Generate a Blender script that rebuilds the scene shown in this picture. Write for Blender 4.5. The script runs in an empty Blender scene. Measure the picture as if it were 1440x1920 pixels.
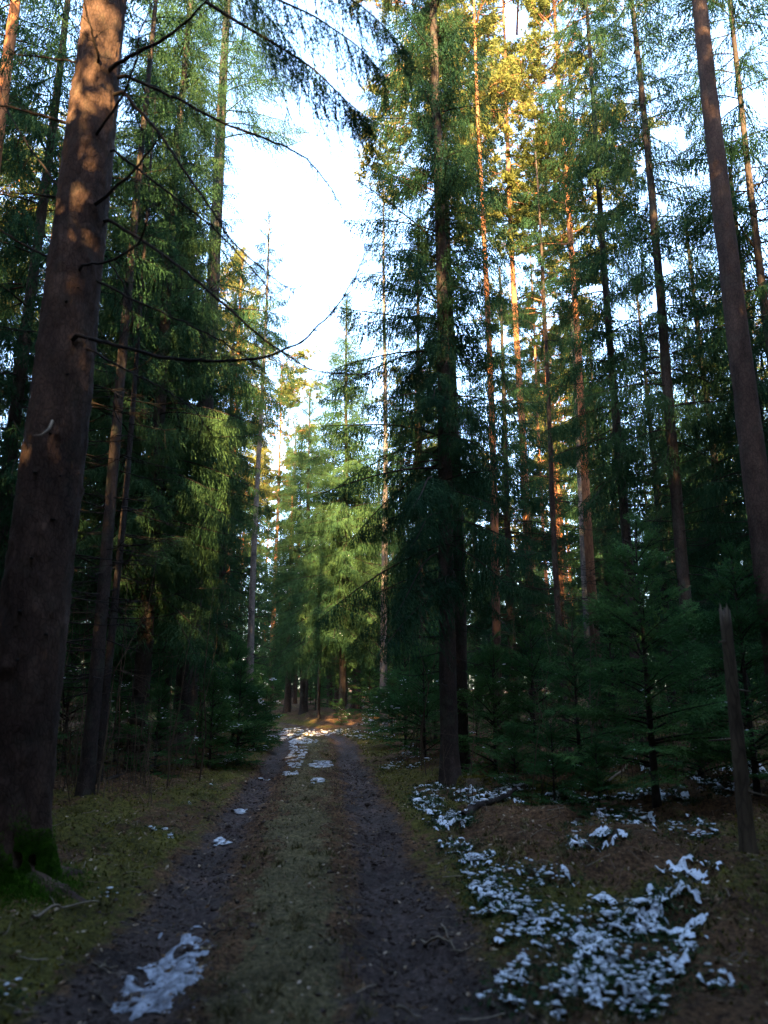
import bpy, math, random
import numpy as np
from mathutils import Vector, Matrix

# ------------------------------------------------------------------ camera, sky, sun, exposure
scn = bpy.context.scene
COL = scn.collection
PITCH = math.radians(13.3)
CAMH = 1.5
FPX = 1387.0

cam_data = bpy.data.cameras.new('camera')
cam = bpy.data.objects.new('camera', cam_data)
COL.objects.link(cam)
cam.location = (0, 0, CAMH)
cam.rotation_euler = (math.pi / 2 + PITCH, 0, 0)
cam_data.sensor_fit = 'VERTICAL'
cam_data.sensor_height = 36.0
cam_data.sensor_width = 27.0
cam_data.lens = 36.0 * FPX / 1920.0
cam_data.clip_start = 0.05
cam_data.clip_end = 2000
cam_data.dof.use_dof = True
cam_data.dof.focus_distance = 17.0
cam_data.dof.aperture_fstop = cam_data.lens / 1000.0 / 0.020
scn.camera = cam

SUN_EL = math.radians(22.0)
SUN_AZ = math.radians(180.0)          # clockwise from the view direction: behind the camera, a little to the right
world = bpy.data.worlds.new('World')
scn.world = world
world.use_nodes = True
wn = world.node_tree.nodes
wl = world.node_tree.links
wn.clear()
wo = wn.new('ShaderNodeOutputWorld')
bg = wn.new('ShaderNodeBackground')
sk = wn.new('ShaderNodeTexSky')
sk.sky_type = 'NISHITA'
sk.sun_disc = False
sk.sun_elevation = SUN_EL
sk.sun_rotation = SUN_AZ
sk.air_density = 1.0
sk.dust_density = 1.2
sk.ozone_density = 1.7
bg.inputs['Strength'].default_value = 0.15
wl.new(sk.outputs[0], bg.inputs[0])
wl.new(bg.outputs[0], wo.inputs[0])

sun_data = bpy.data.lights.new('sun', 'SUN')
sun_data.energy = 5.0
sun_data.angle = math.radians(0.53)
sun_data.color = (1.0, 0.67, 0.31)
sun = bpy.data.objects.new('sun', sun_data)
COL.objects.link(sun)
sdir = Vector((math.sin(SUN_AZ) * math.cos(SUN_EL), math.cos(SUN_AZ) * math.cos(SUN_EL), math.sin(SUN_EL)))
sun.rotation_euler = (-sdir).to_track_quat('-Z', 'Y').to_euler()
sun.location = (20, -60, 40)

scn.view_settings.view_transform = 'Standard'
scn.view_settings.look = 'None'
scn.view_settings.exposure = 3.92
scn.view_settings.gamma = 1.0
scn.view_settings.use_curve_mapping = False
scn.render.engine = 'CYCLES'
scn.cycles.max_bounces = 5
scn.cycles.diffuse_bounces = 3
scn.cycles.glossy_bounces = 2
scn.cycles.transmission_bounces = 2
scn.cycles.use_denoising = True
scn.cycles.sample_clamp_indirect = 8.0

# ------------------------------------------------------------------ helpers
rng = np.random.default_rng(11)
random.seed(5)
CP, SP = math.cos(PITCH), math.sin(PITCH)


def at(px, py, Y):
    """world point seen at photo pixel (px, py) at ground distance Y"""
    u = (px - 720) / FPX
    v = (960 - py) / FPX
    dy = CP - v * SP
    dz = SP + v * CP
    t = Y / dy
    return np.array([u * t, Y, CAMH + dz * t])


def on_ground(px, py):
    u = (px - 720) / FPX
    v = (960 - py) / FPX
    dy = CP - v * SP
    dz = SP + v * CP
    z = 0.0
    for _ in range(5):
        t = (z - CAMH) / dz
        z = 0.5 * z + 0.5 * float(ground_z(u * t, dy * t))
    return np.array([u * t, dy * t, 0.0])


def _hash(ix, iy, s):
    h = np.sin(ix * 127.1 + iy * 311.7 + s * 74.7) * 43758.5453
    return h - np.floor(h)


def vnoise(x, y, s=0.0):
    ix = np.floor(x); iy = np.floor(y)
    fx = x - ix; fy = y - iy
    fx = fx * fx * (3 - 2 * fx); fy = fy * fy * (3 - 2 * fy)
    a = _hash(ix, iy, s); b = _hash(ix + 1, iy, s)
    c = _hash(ix, iy + 1, s); d = _hash(ix + 1, iy + 1, s)
    return (a * (1 - fx) + b * fx) * (1 - fy) + (c * (1 - fx) + d * fx) * fy


def path_x(y):
    y = np.asarray(y, dtype=float)
    return -0.22 - 0.078 * y - 0.035 * np.maximum(y - 21, 0) ** 1.7


RUT = 0.78


def ground_z(x, y):
    x = np.asarray(x, dtype=float); y = np.asarray(y, dtype=float)
    d = x - path_x(y)
    ad = np.abs(d)
    wob = (vnoise(y * 0.8, y * 0, 3) - 0.5) * 0.16
    rut = np.exp(-((ad - RUT + wob) / 0.27) ** 2)
    off = np.clip((ad - 1.2) / 1.5, 0, 1)
    z = -0.085 * rut + 0.02 * np.exp(-(d / 0.5) ** 2)
    z = z + off * (0.10 + 0.16 * (vnoise(x * 0.5, y * 0.5, 1) - 0.3)) + np.clip((ad - 3) / 12, 0, 1) * 0.35 * np.where(d > 0, 1.0, 0.5)
    z = z + (0.25 + 0.75 * off) * 0.15 * (vnoise(x * 2.3, y * 2.3, 2) - 0.5)
    z = z + (0.35 + 0.65 * off) * 0.12 * (vnoise(x * 6.1, y * 6.1, 5) - 0.5)
    z = z + 0.034 * (vnoise(x * 13, y * 13, 6) - 0.5) * (0.8 + 1.6 * vnoise(x * 2, y * 2, 77))
    z = z + rut * 0.08 * (vnoise(x * 8, y * 4, 8) - 0.5)
    return z


def link(o, parent=None):
    COL.objects.link(o)
    if parent is not None:
        o.parent = parent
    return o


def tag(o, label=None, cat=None, group=None, kind=None):
    if label: o['label'] = label
    if cat: o['category'] = cat
    if group: o['group'] = group
    if kind: o['kind'] = kind
    return o


def mesh_np(name, V, F, mats, mi=None, smooth=False):
    """V (n,3) float, F (m,3) int triangles"""
    me = bpy.data.meshes.new(name)
    V = np.ascontiguousarray(V, dtype=np.float32)
    F = np.ascontiguousarray(F, dtype=np.int32)
    me.vertices.add(len(V))
    me.vertices.foreach_set('co', V.ravel())
    k = F.shape[1]
    me.loops.add(F.size)
    me.loops.foreach_set('vertex_index', F.ravel())
    me.polygons.add(len(F))
    me.polygons.foreach_set('loop_start', np.arange(len(F), dtype=np.int32) * k)
    if mi is not None:
        me.polygons.foreach_set('material_index', np.ascontiguousarray(mi, dtype=np.int32))
    if smooth:
        me.polygons.foreach_set('use_smooth', np.ones(len(F), dtype=bool))
    for m in (mats if isinstance(mats, (list, tuple)) else [mats]):
        me.materials.append(m)
    me.update(calc_edges=True)
    return me


def mesh_obj(name, me, parent=None, loc=(0, 0, 0), rz=0.0, sc=1.0):
    o = bpy.data.objects.new(name, me)
    o.location = loc
    o.rotation_euler = (0, 0, rz)
    o.scale = (sc, sc, sc) if not hasattr(sc, '__len__') else sc
    return link(o, parent)


def empty(name, loc, rz=0.0, sc=1.0):
    o = bpy.data.objects.new(name, None)
    o.empty_display_size = 0.3
    o.location = loc
    o.rotation_euler = (0, 0, rz)
    o.scale = (sc, sc, sc)
    return link(o)


def nrm(a):
    return a / np.maximum(np.linalg.norm(a, axis=-1, keepdims=True), 1e-9)


# ------------------------------------------------------------------ materials
def new_mat(name):
    m = bpy.data.materials.new(name)
    m.use_nodes = True
    m.node_tree.nodes.clear()
    return m, m.node_tree.nodes, m.node_tree.links


def ramp(n, stops):
    r = n.new('ShaderNodeValToRGB')
    els = r.color_ramp.elements
    while len(els) < len(stops):
        els.new(0.5)
    for e, (p, c) in zip(els, stops):
        e.position = p
        e.color = (c[0], c[1], c[2], 1)
    return r


def leaf_mat(name, dark, mid, light, trans=0.3, scale=0.9, tcol=None, rnd=0.25):
    m, n, l = new_mat(name)
    out = n.new('ShaderNodeOutputMaterial')
    tc = n.new('ShaderNodeTexCoord')
    nz = n.new('ShaderNodeTexNoise'); nz.inputs['Scale'].default_value = scale; nz.inputs['Detail'].default_value = 4
    nz.inputs['Roughness'].default_value = 0.75
    oi = n.new('ShaderNodeObjectInfo')
    l.new(tc.outputs['Object'], nz.inputs['Vector'])
    mr = n.new('ShaderNodeMath'); mr.operation = 'MULTIPLY_ADD'
    mr.inputs[1].default_value = rnd; mr.inputs[2].default_value = -rnd / 2
    l.new(oi.outputs['Random'], mr.inputs[0])
    ad = n.new('ShaderNodeMath'); ad.operation = 'ADD'
    l.new(nz.outputs['Fac'], ad.inputs[0]); l.new(mr.outputs[0], ad.inputs[1])
    r = ramp(n, [(0.28, dark), (0.5, mid), (0.74, light)])
    l.new(ad.outputs[0], r.inputs[0])
    d = n.new('ShaderNodeBsdfDiffuse')
    t = n.new('ShaderNodeBsdfTranslucent')
    l.new(r.outputs[0], d.inputs[0])
    if tcol:
        t.inputs[0].default_value = (*tcol, 1)
    else:
        l.new(r.outputs[0], t.inputs[0])
    mx = n.new('ShaderNodeMixShader'); mx.inputs[0].default_value = trans
    l.new(d.outputs[0], mx.inputs[1]); l.new(t.outputs[0], mx.inputs[2])
    l.new(mx.outputs[0], out.inputs[0])
    return m


def bark_mat(name, c1, c2, c3, vscale=28.0, stretch=0.35, bump=0.6, grad=None, lichen=0.0):
    m, n, l = new_mat(name)
    out = n.new('ShaderNodeOutputMaterial')
    tc = n.new('ShaderNodeTexCoord')
    mp = n.new('ShaderNodeMapping'); mp.inputs['Scale'].default_value = (1, 1, stretch)
    l.new(tc.outputs['Object'], mp.inputs['Vector'])
    vo = n.new('ShaderNodeTexVoronoi'); vo.inputs['Scale'].default_value = vscale; vo.feature = 'DISTANCE_TO_EDGE'
    wz = n.new('ShaderNodeTexNoise'); wz.inputs['Scale'].default_value = 9; wz.inputs['Detail'].default_value = 5
    l.new(mp.outputs[0], wz.inputs['Vector'])
    vm = n.new('ShaderNodeVectorMath'); vm.operation = 'MULTIPLY_ADD'
    vm.inputs[1].default_value = (0.09, 0.09, 0.09)
    l.new(wz.outputs['Color'], vm.inputs[0]); l.new(mp.outputs[0], vm.inputs[2])
    l.new(vm.outputs[0], vo.inputs['Vector'])
    nz = n.new('ShaderNodeTexNoise'); nz.inputs['Scale'].default_value = 3.0; nz.inputs['Detail'].default_value = 8; nz.inputs['Roughness'].default_value = 0.7
    l.new(mp.outputs[0], nz.inputs['Vector'])
    ed = n.new('ShaderNodeMapRange'); ed.inputs[1].default_value = 0.0; ed.inputs[2].default_value = 0.16; ed.inputs[3].default_value = -0.03; ed.inputs[4].default_value = 0.10
    l.new(vo.outputs['Distance'], ed.inputs[0])
    mix = n.new('ShaderNodeMath'); mix.operation = 'ADD'
    l.new(ed.outputs[0], mix.inputs[0]); l.new(nz.outputs['Fac'], mix.inputs[1])
    r = ramp(n, [(0.36, c1), (0.58, c2), (0.84, c3)])
    l.new(mix.outputs[0], r.inputs[0])
    col = r.outputs[0]
    if grad:                                  # grad = (z0, z1, upper dark, upper light)
        sx = n.new('ShaderNodeSeparateXYZ'); l.new(tc.outputs['Object'], sx.inputs[0])
        mr = n.new('ShaderNodeMapRange'); mr.inputs[1].default_value = grad[0]; mr.inputs[2].default_value = grad[1]
        l.new(sx.outputs[2], mr.inputs[0])
        r2 = ramp(n, [(0.4, grad[2]), (0.75, grad[3])])
        l.new(mix.outputs[0], r2.inputs[0])
        mc = n.new('ShaderNodeMix'); mc.data_type = 'RGBA'
        l.new(mr.outputs[0], mc.inputs[0]); l.new(col, mc.inputs[6]); l.new(r2.outputs[0], mc.inputs[7])
        col = mc.outputs[2]
    if lichen > 0:
        lz = n.new('ShaderNodeTexNoise'); lz.inputs['Scale'].default_value = 5.5; lz.inputs['Detail'].default_value = 6
        l.new(tc.outputs['Object'], lz.inputs['Vector'])
        lr = ramp(n, [(0.52, (0, 0, 0)), (0.66, (lichen,) * 3)])
        l.new(lz.outputs['Fac'], lr.inputs[0])
        mc = n.new('ShaderNodeMix'); mc.data_type = 'RGBA'
        l.new(lr.outputs[0], mc.inputs[0]); l.new(col, mc.inputs[6]); mc.inputs[7].default_value = (0.05, 0.068, 0.045, 1)
        col = mc.outputs[2]
    p = n.new('ShaderNodeBsdfPrincipled'); p.inputs['Roughness'].default_value = 0.9
    p.inputs['Specular IOR Level'].default_value = 0.15
    l.new(col, p.inputs['Base Color'])
    b = n.new('ShaderNodeBump'); b.inputs['Strength'].default_value = bump; b.inputs['Distance'].default_value = 0.02
    l.new(mix.outputs[0], b.inputs['Height']); l.new(b.outputs[0], p.inputs['Normal'])
    l.new(p.outputs[0], out.inputs[0])
    return m


M = {}
M['spruce'] = leaf_mat('spruce_needles', (0.012, 0.030, 0.017), (0.024, 0.058, 0.027), (0.052, 0.092, 0.034), 0.30)
M['young'] = leaf_mat('young_spruce_needles', (0.024, 0.060, 0.022), (0.046, 0.112, 0.036), (0.085, 0.165, 0.045), 0.35)
M['pine'] = leaf_mat('pine_needles', (0.055, 0.070, 0.020), (0.11, 0.118, 0.030), (0.17, 0.16, 0.045), 0.35)
M['bark'] = bark_mat('spruce_bark', (0.014, 0.010, 0.008), (0.034, 0.024, 0.020), (0.075, 0.055, 0.046), 30, 0.4, 0.8, lichen=0.3)
M['bark_hero'] = bark_mat('spruce_bark_near', (0.018, 0.010, 0.007), (0.054, 0.031, 0.022), (0.13, 0.076, 0.050), 34, 0.45, 0.9, lichen=0.10)
M['bark_pine'] = bark_mat('pine_bark', (0.02, 0.014, 0.011), (0.055, 0.033, 0.024), (0.11, 0.066, 0.045), 14, 0.25, 1.0,
                          grad=(2.0, 8.0, (0.12, 0.048, 0.022), (0.33, 0.14, 0.060)))
M['bark_grey'] = bark_mat('pale_grey_bark', (0.04, 0.034, 0.031), (0.105, 0.09, 0.082), (0.19, 0.165, 0.15), 30, 0.4, 0.5, lichen=0.2)
M['twig'] = bark_mat('twig_bark', (0.008, 0.006, 0.005), (0.018, 0.013, 0.010), (0.034, 0.026, 0.020), 30, 0.4, 0.2)
M['wood'] = bark_mat('bare_wood', (0.10, 0.075, 0.05), (0.2, 0.15, 0.105), (0.33, 0.25, 0.18), 20, 0.1, 0.5)
M['deadpole'] = bark_mat('dead_bark', (0.03, 0.021, 0.014), (0.085, 0.060, 0.038), (0.16, 0.115, 0.072), 22, 0.2, 0.7)


def snow_material():
    m, n, l = new_mat('snow')
    out = n.new('ShaderNodeOutputMaterial')
    tc = n.new('ShaderNodeTexCoord')
    nz = n.new('ShaderNodeTexNoise'); nz.inputs['Scale'].default_value = 60; nz.inputs['Detail'].default_value = 3
    l.new(tc.outputs['Object'], nz.inputs['Vector'])
    r = ramp(n, [(0.3, (0.42, 0.42, 0.44)), (0.7, (0.76, 0.77, 0.80))])
    l.new(nz.outputs['Fac'], r.inputs[0])
    p = n.new('ShaderNodeBsdfPrincipled'); p.inputs['Roughness'].default_value = 0.7
    l.new(r.outputs[0], p.inputs['Base Color'])
    b = n.new('ShaderNodeBump'); b.inputs['Strength'].default_value = 0.5; b.inputs['Distance'].default_value = 0.01
    l.new(nz.outputs['Fac'], b.inputs['Height']); l.new(b.outputs[0], p.inputs['Normal'])
    l.new(p.outputs[0], out.inputs[0])
    return m


M['snow'] = snow_material()


def ground_material():
    m, n, l = new_mat('forest_ground')
    out = n.new('ShaderNodeOutputMaterial')
    tc = n.new('ShaderNodeTexCoord')
    at_ = n.new('ShaderNodeAttribute'); at_.attribute_name = 'cover'
    sp = n.new('ShaderNodeSeparateColor'); l.new(at_.outputs['Color'], sp.inputs[0])

    def noise(sc, det=6, ro=0.65):
        z = n.new('ShaderNodeTexNoise'); z.inputs['Scale'].default_value = sc; z.inputs['Detail'].default_value = det
        z.inputs['Roughness'].default_value = ro
        l.new(tc.outputs['Object'], z.inputs['Vector'])
        return z
    fine = noise(26, 7, 0.85)  # also drives the bump; darkest ramp stops paint shade into the hollows
    med = noise(5.5, 9, 0.8)
    litter = ramp(n, [(0.38, (0.014, 0.009, 0.006)), (0.48, (0.085, 0.044, 0.022)), (0.58, (0.17, 0.088, 0.040)), (0.70, (0.34, 0.21, 0.12))])
    l.new(fine.outputs['Fac'], litter.inputs[0])
    mud = ramp(n, [(0.36, (0.014, 0.009, 0.007)), (0.48, (0.060, 0.038, 0.031)), (0.58, (0.115, 0.078, 0.064)), (0.70, (0.22, 0.165, 0.14))])
    l.new(fine.outputs['Fac'], mud.inputs[0])
    grass = ramp(n, [(0.36, (0.020, 0.018, 0.008)), (0.47, (0.095, 0.078, 0.034)), (0.56, (0.17, 0.125, 0.06)), (0.70, (0.32, 0.24, 0.14))])
    l.new(fine.outputs['Fac'], grass.inputs[0])
    moss = ramp(n, [(0.37, (0.014, 0.012, 0.004)), (0.48, (0.080, 0.070, 0.013)), (0.62, (0.17, 0.14, 0.03))])
    l.new(fine.outputs['Fac'], moss.inputs[0])

    def edge(chan):
        a = n.new('ShaderNodeMath'); a.operation = 'ADD'
        b = n.new('ShaderNodeMath'); b.operation = 'MULTIPLY_ADD'; b.inputs[1].default_value = 3.4; b.inputs[2].default_value = -1.7
        l.new(med.outputs['Fac'], b.inputs[0]); l.new(b.outputs[0], a.inputs[0]); l.new(chan, a.inputs[1])
        r = n.new('ShaderNodeMapRange'); r.inputs[1].default_value = 0.35; r.inputs[2].default_value = 0.65
        l.new(a.outputs[0], r.inputs[0])
        return r.outputs[0]

    def mix(f, a, b):
        x = n.new('ShaderNodeMix'); x.data_type = 'RGBA'
        l.new(f, x.inputs[0]); l.new(a, x.inputs[6]); l.new(b, x.inputs[7])
        return x.outputs[2]
    c = mix(edge(sp.outputs[2]), litter.outputs[0], moss.outputs[0])
    c = mix(edge(sp.outputs[1]), c, grass.outputs[0])
    c = mix(edge(sp.outputs[0]), c, mud.outputs[0])
    big = noise(1.7, 4, 0.7)
    hv = n.new('ShaderNodeMapRange'); hv.inputs[1].default_value = 0.32; hv.inputs[2].default_value = 0.68; hv.inputs[3].default_value = 0.55; hv.inputs[4].default_value = 1.35
    l.new(big.outputs['Fac'], hv.inputs[0])
    hs = n.new('ShaderNodeHueSaturation'); l.new(c, hs.inputs['Color']); l.new(hv.outputs[0], hs.inputs['Value'])
    c = hs.outputs[0]
    p = n.new('ShaderNodeBsdfPrincipled')
    rr = n.new('ShaderNodeMapRange'); rr.inputs[3].default_value = 0.95; rr.inputs[4].default_value = 0.6
    l.new(sp.outputs[0], rr.inputs[0]); l.new(rr.outputs[0], p.inputs['Roughness'])
    p.inputs['Specular IOR Level'].default_value = 0.12
    l.new(c, p.inputs['Base Color'])
    b = n.new('ShaderNodeBump'); b.inputs['Strength'].default_value = 1.0; b.inputs['Distance'].default_value = 0.035
    l.new(fine.outputs['Fac'], b.inputs['Height']); l.new(b.outputs[0], p.inputs['Normal'])
    l.new(p.outputs[0], out.inputs[0])
    return m


M['ground'] = ground_material()


def simple_var_mat(name, stops, scale, rough=0.8, trans=0.0):
    m, n, l = new_mat(name)
    out = n.new('ShaderNodeOutputMaterial')
    tc = n.new('ShaderNodeTexCoord')
    nz = n.new('ShaderNodeTexWhiteNoise') if scale is None else n.new('ShaderNodeTexNoise')
    if scale is not None:
        nz.inputs['Scale'].default_value = scale; nz.inputs['Detail'].default_value = 3
        l.new(tc.outputs['Object'], nz.inputs['Vector'])
    r = ramp(n, stops)
    l.new(nz.outputs[0], r.inputs[0])
    d = n.new('ShaderNodeBsdfDiffuse'); l.new(r.outputs[0], d.inputs[0])
    t = n.new('ShaderNodeBsdfTranslucent'); l.new(r.outputs[0], t.inputs[0])
    mx = n.new('ShaderNodeMixShader'); mx.inputs[0].default_value = trans
    l.new(d.outputs[0], mx.inputs[1]); l.new(t.outputs[0], mx.inputs[2]); l.new(mx.outputs[0], out.inputs[0])
    return m


M['grassblade'] = simple_var_mat('grass_blades', [(0.34, (0.035, 0.034, 0.014)), (0.47, (0.10, 0.088, 0.036)), (0.62, (0.26, 0.20, 0.10))], 14, trans=0.2)
M['mossblade'] = simple_var_mat('moss_shoots', [(0.34, (0.03, 0.03, 0.007)), (0.5, (0.105, 0.095, 0.017)), (0.66, (0.20, 0.15, 0.035))], 8, trans=0.2)
M['leaf'] = simple_var_mat('dry_leaves', [(0.3, (0.05, 0.026, 0.013)), (0.5, (0.14, 0.08, 0.042)), (0.62, (0.40, 0.30, 0.21))], 16, trans=0.1)
M['berry'] = simple_var_mat('bilberry_leaves', [(0.3, (0.012, 0.026, 0.012)), (0.5, (0.028, 0.052, 0.022)), (0.75, (0.055, 0.08, 0.03))], 9, trans=0.2)
M['soil'] = simple_var_mat('dark_soil', [(0.3, (0.030, 0.021, 0.017)), (0.5, (0.058, 0.041, 0.034)), (0.72, (0.12, 0.09, 0.072))], 14)
M['mossbright'] = simple_var_mat('bright_moss', [(0.3, (0.025, 0.06, 0.008)), (0.6, (0.06, 0.14, 0.012)), (0.8, (0.10, 0.2, 0.02))], 14, trans=0.2)


# ------------------------------------------------------------------ geometry builders
def tubes(paths, radii, sides=5, cap=True):
    """list of (n,3) polylines with radii (n,) -> V, F(tris)"""
    VV, FF, off = [], [], 0
    ang = np.arange(sides) * 2 * np.pi / sides
    for P, R in zip(paths, radii):
        P = np.asarray(P, float); R = np.asarray(R, float)
        T = nrm(np.gradient(P, axis=0))
        ref = np.array([0, 0, 1.0]) if abs(T[:, 2]).mean() < 0.8 else np.array([1.0, 0, 0])
        A = nrm(np.cross(T, ref)); B = np.cross(T, A)
        ring = P[:, None] + R[:, None, None] * (A[:, None] * np.cos(ang)[None, :, None] + B[:, None] * np.sin(ang)[None, :, None])
        n = len(P)
        V = ring.reshape(-1, 3)
        i = np.arange(n - 1)[:, None] * sides; j = np.arange(sides)[None]; j2 = (j + 1) % sides
        a = (i + j).ravel(); b = (i + j2).ravel(); c = (i + sides + j2).ravel(); d = (i + sides + j).ravel()
        F = np.concatenate([np.stack([a, c, b], 1), np.stack([a, d, c], 1)])
        if cap:
            V = np.concatenate([V, P[-1:]])
            t = (n - 1) * sides
            F = np.concatenate([F, np.stack([t + np.arange(sides), np.full(sides, n * sides), t + (np.arange(sides) + 1) % sides], 1)])
        VV.append(V); FF.append(F + off); off += len(V)
    return np.concatenate(VV), np.concatenate(FF)


def trunk_mesh(name, H, r0, r1, mat, seed=0, sides=12, rings=40, wob=0.04, flare=1.5, rough=0.03, lobes=0.12, top_break=False):
    r = np.random.default_rng(seed)
    t = np.linspace(0, 1, rings) ** 1.15
    z = t * H
    z[0] = -0.35
    cx = wob * (np.sin(z * 0.35 + r.uniform(0, 6)) - np.sin(r.uniform(0, 6))) * np.clip(z / 4, 0, 1)
    cy = wob * (np.cos(z * 0.29 + r.uniform(0, 6))) * np.clip(z / 4, 0, 1)
    rad = r0 + (r1 - r0) * t
    fl = np.exp(-np.clip(z, 0, None) / (r0 * 1.6))
    rad = rad * (1 + (flare - 1) * fl)
    ang = np.arange(sides) * 2 * np.pi / sides
    ph = r.uniform(0, 6, 3)
    lob = 1 + lobes * fl[:, None] * (np.sin(ang * 5 + ph[0])[None] + 0.6 * np.sin(ang * 3 + ph[1])[None]) + rough * r.normal(size=(rings, sides))
    X = cx[:, None] + rad[:, None] * lob * np.cos(ang)
    Yy = cy[:, None] + rad[:, None] * lob * np.sin(ang)
    Z = np.repeat(z[:, None], sides, 1)
    if top_break:
        Z[-1] += r.uniform(-0.02, 0.16, sides); Z[-2] += r.uniform(-0.02, 0.03, sides)
    V = np.stack([X, Yy, Z], 2).reshape(-1, 3)
    i = np.arange(rings - 1)[:, None] * sides; j = np.arange(sides)[None]; j2 = (j + 1) % sides
    a = (i + j).ravel(); b = (i + j2).ravel(); c = (i + sides + j2).ravel(); d = (i + sides + j).ravel()
    F = np.concatenate([np.stack([a, b, c], 1), np.stack([a, c, d], 1)])
    V = np.concatenate([V, [[cx[-1], cy[-1], H]]])
    tt = (rings - 1) * sides
    F = np.concatenate([F, np.stack([tt + np.arange(sides), tt + (np.arange(sides) + 1) % sides, np.full(sides, rings * sides)], 1)])
    return mesh_np(name, V, F, mat, smooth=True)


def needles(P, D, L, W, K, r, flat=0.0):
    """feathered twigs: each twig is K small triangles set along it. returns (N*K*3,3) vertices"""
    N = len(P)
    up = np.tile([0.0, 0, 1], (N, 1))
    A = np.cross(D, up)
    bad = np.linalg.norm(A, axis=1) < 0.15
    A[bad] = np.cross(D[bad], [1.0, 0.2, 0])
    A = nrm(A); B = np.cross(D, A)
    k = np.arange(K)[None, :]
    t = (k + r.uniform(0, 0.6, (N, K))) / K
    th = np.where(k % 2 == 0, 0.0, np.pi) + r.normal(size=(N, K)) * (0.5 if flat > 0 else 1.0)
    if flat <= 0:
        th = r.uniform(0, 2 * np.pi, (N, K))
    S = A[:, None] * np.cos(th)[..., None] + B[:, None] * np.sin(th)[..., None]
    p = P[:, None] + D[:, None] * (L[:, None] * t)[..., None]
    seg = (L / K)[:, None, None] * 1.15
    w = (W if np.ndim(W) else np.full(N, W))[:, None, None] * r.uniform(0.6, 1.15, (N, K, 1)) * (1.0 - 0.45 * t[..., None])
    a = p - S * w * 0.12
    b = p + D[:, None] * seg - S * w * 0.12
    c = p + D[:, None] * (seg * 0.55 + w * 0.75) + S * w * 0.75
    return np.stack([a, b, c], 2).reshape(-1, 3)


def bough(L, style, r, lod=1.0):
    """a spruce bough along +X. returns (leaf vertices (3n,3), twig V, twig F)"""
    ds = 0.055 * lod if style == 'comb' else 0.045 * lod
    if style == 'comb':
        rise, sag, tip, drop = r.uniform(-0.05, 0.2), r.uniform(0.42, 0.62), r.uniform(0.14, 0.28), 0.45
    elif style == 'flat':
        rise, sag, tip, drop = r.uniform(0.15, 0.35), r.uniform(0.2, 0.35), 0.1, 0.12
    else:
        rise, sag, tip, drop = r.uniform(0.5, 0.7), r.uniform(0.1, 0.2), 0.0, 0.05
    def axis(q):
        return np.stack([q * L * 0.96, L * 0.05 * np.sin(q * 3 + ph), L * (rise * q - sag * q * q + tip * q ** 3)], -1)
    ph = r.uniform(0, 6)
    nst = max(6, int(L * 0.9 / ds))
    q = np.linspace(0.12, 0.98, nst) + r.normal(size=nst) * 0.004
    P = axis(q); T = nrm(axis(q + 0.01) - axis(q - 0.01))
    env = np.clip(q / 0.3, 0.25, 1) * np.clip((1.04 - q) / 0.5, 0.1, 1) ** 0.8
    lmax = 0.30 * L ** 0.75 if style == 'comb' else 0.42 * L ** 0.85
    leafs, tw_p, tw_r = [], [], []
    W = 0.030 * (1 + 0.55 * (lod - 1))
    side_dirs = []
    for sgn in (-1, 1):
        ll = lmax * env * r.uniform(0.6, 1.15, nst)
        S = np.cross(T, [0, 0, 1.0]) * sgn
        D = nrm(T * 0.75 + S * 0.85 + np.stack([0 * q, 0 * q, -drop * r.uniform(0.5, 1.5, nst)], -1) + r.normal(size=(nst, 3)) * 0.10)
        K = 8 if lod < 1.5 else 5
        leafs.append(needles(P, D, ll, W, K, r, flat=1.0))
        side_dirs.append((D, ll))
        # side twigs of the laterals
        for t in ((0.3, 0.55, 0.8) if lod < 1.8 else (0.35, 0.7)):
            PP = P + D * (ll * t)[:, None]
            if style == 'comb':
                D2 = nrm(D * 0.35 + np.array([0, 0, -1.0]) + r.normal(size=(nst, 3)) * 0.18)
                l2 = r.uniform(0.4, 1.3, nst) * 0.34 * np.clip(L, 0.5, 1.4) * env
            else:
                D2 = nrm(D * 0.8 + T * 0.6 + r.normal(size=(nst, 3)) * 0.2)
                l2 = ll * 0.45 * r.uniform(0.5, 1.1, nst)
            keep = l2 > 0.04
            K2 = 6 if lod < 1.5 else 4
            if keep.any():
                leafs.append(needles(PP[keep], D2[keep], l2[keep], W * 0.9, K2, r, flat=0.0 if style == 'comb' else 1.0))
            if style != 'comb':
                D3 = nrm(D * 0.9 - T * 0.3 + r.normal(size=(nst, 3)) * 0.25)
                leafs.append(needles(PP, D3, ll * 0.35, W * 0.9, 4, r, flat=1.0))
    # along the axis itself
    if style == 'comb':
        D2 = nrm(np.array([0, 0, -1.0]) + T * 0.2 + r.normal(size=(nst, 3)) * 0.2)
        leafs.append(needles(P, D2, r.uniform(0.3, 1.1, nst) * 0.36 * np.clip(L, 0.4, 1.3) * env, W, 6, r))
    leafs.append(needles(P, T, np.full(nst, L / nst * 1.3), W, 4, r, flat=1.0))
    qq = np.linspace(0, 1, 7)
    V, F = tubes([axis(qq)], [np.linspace(0.014, 0.003, 7) * (0.4 + 0.5 * L)], sides=4)
    return np.concatenate(leafs), V, F


BOUGH = {}


def bough_lib(style, lod):
    key = (style, lod)
    if key not in BOUGH:
        r = np.random.default_rng({'comb': 3, 'flat': 7, 'up': 9}[style] + int(lod * 10))
        BOUGH[key] = {L: [bough(L, style, r, lod) for _ in range(3)] for L in (0.35, 0.7, 1.15, 1.7, 2.4)}
    return BOUGH[key]


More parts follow.
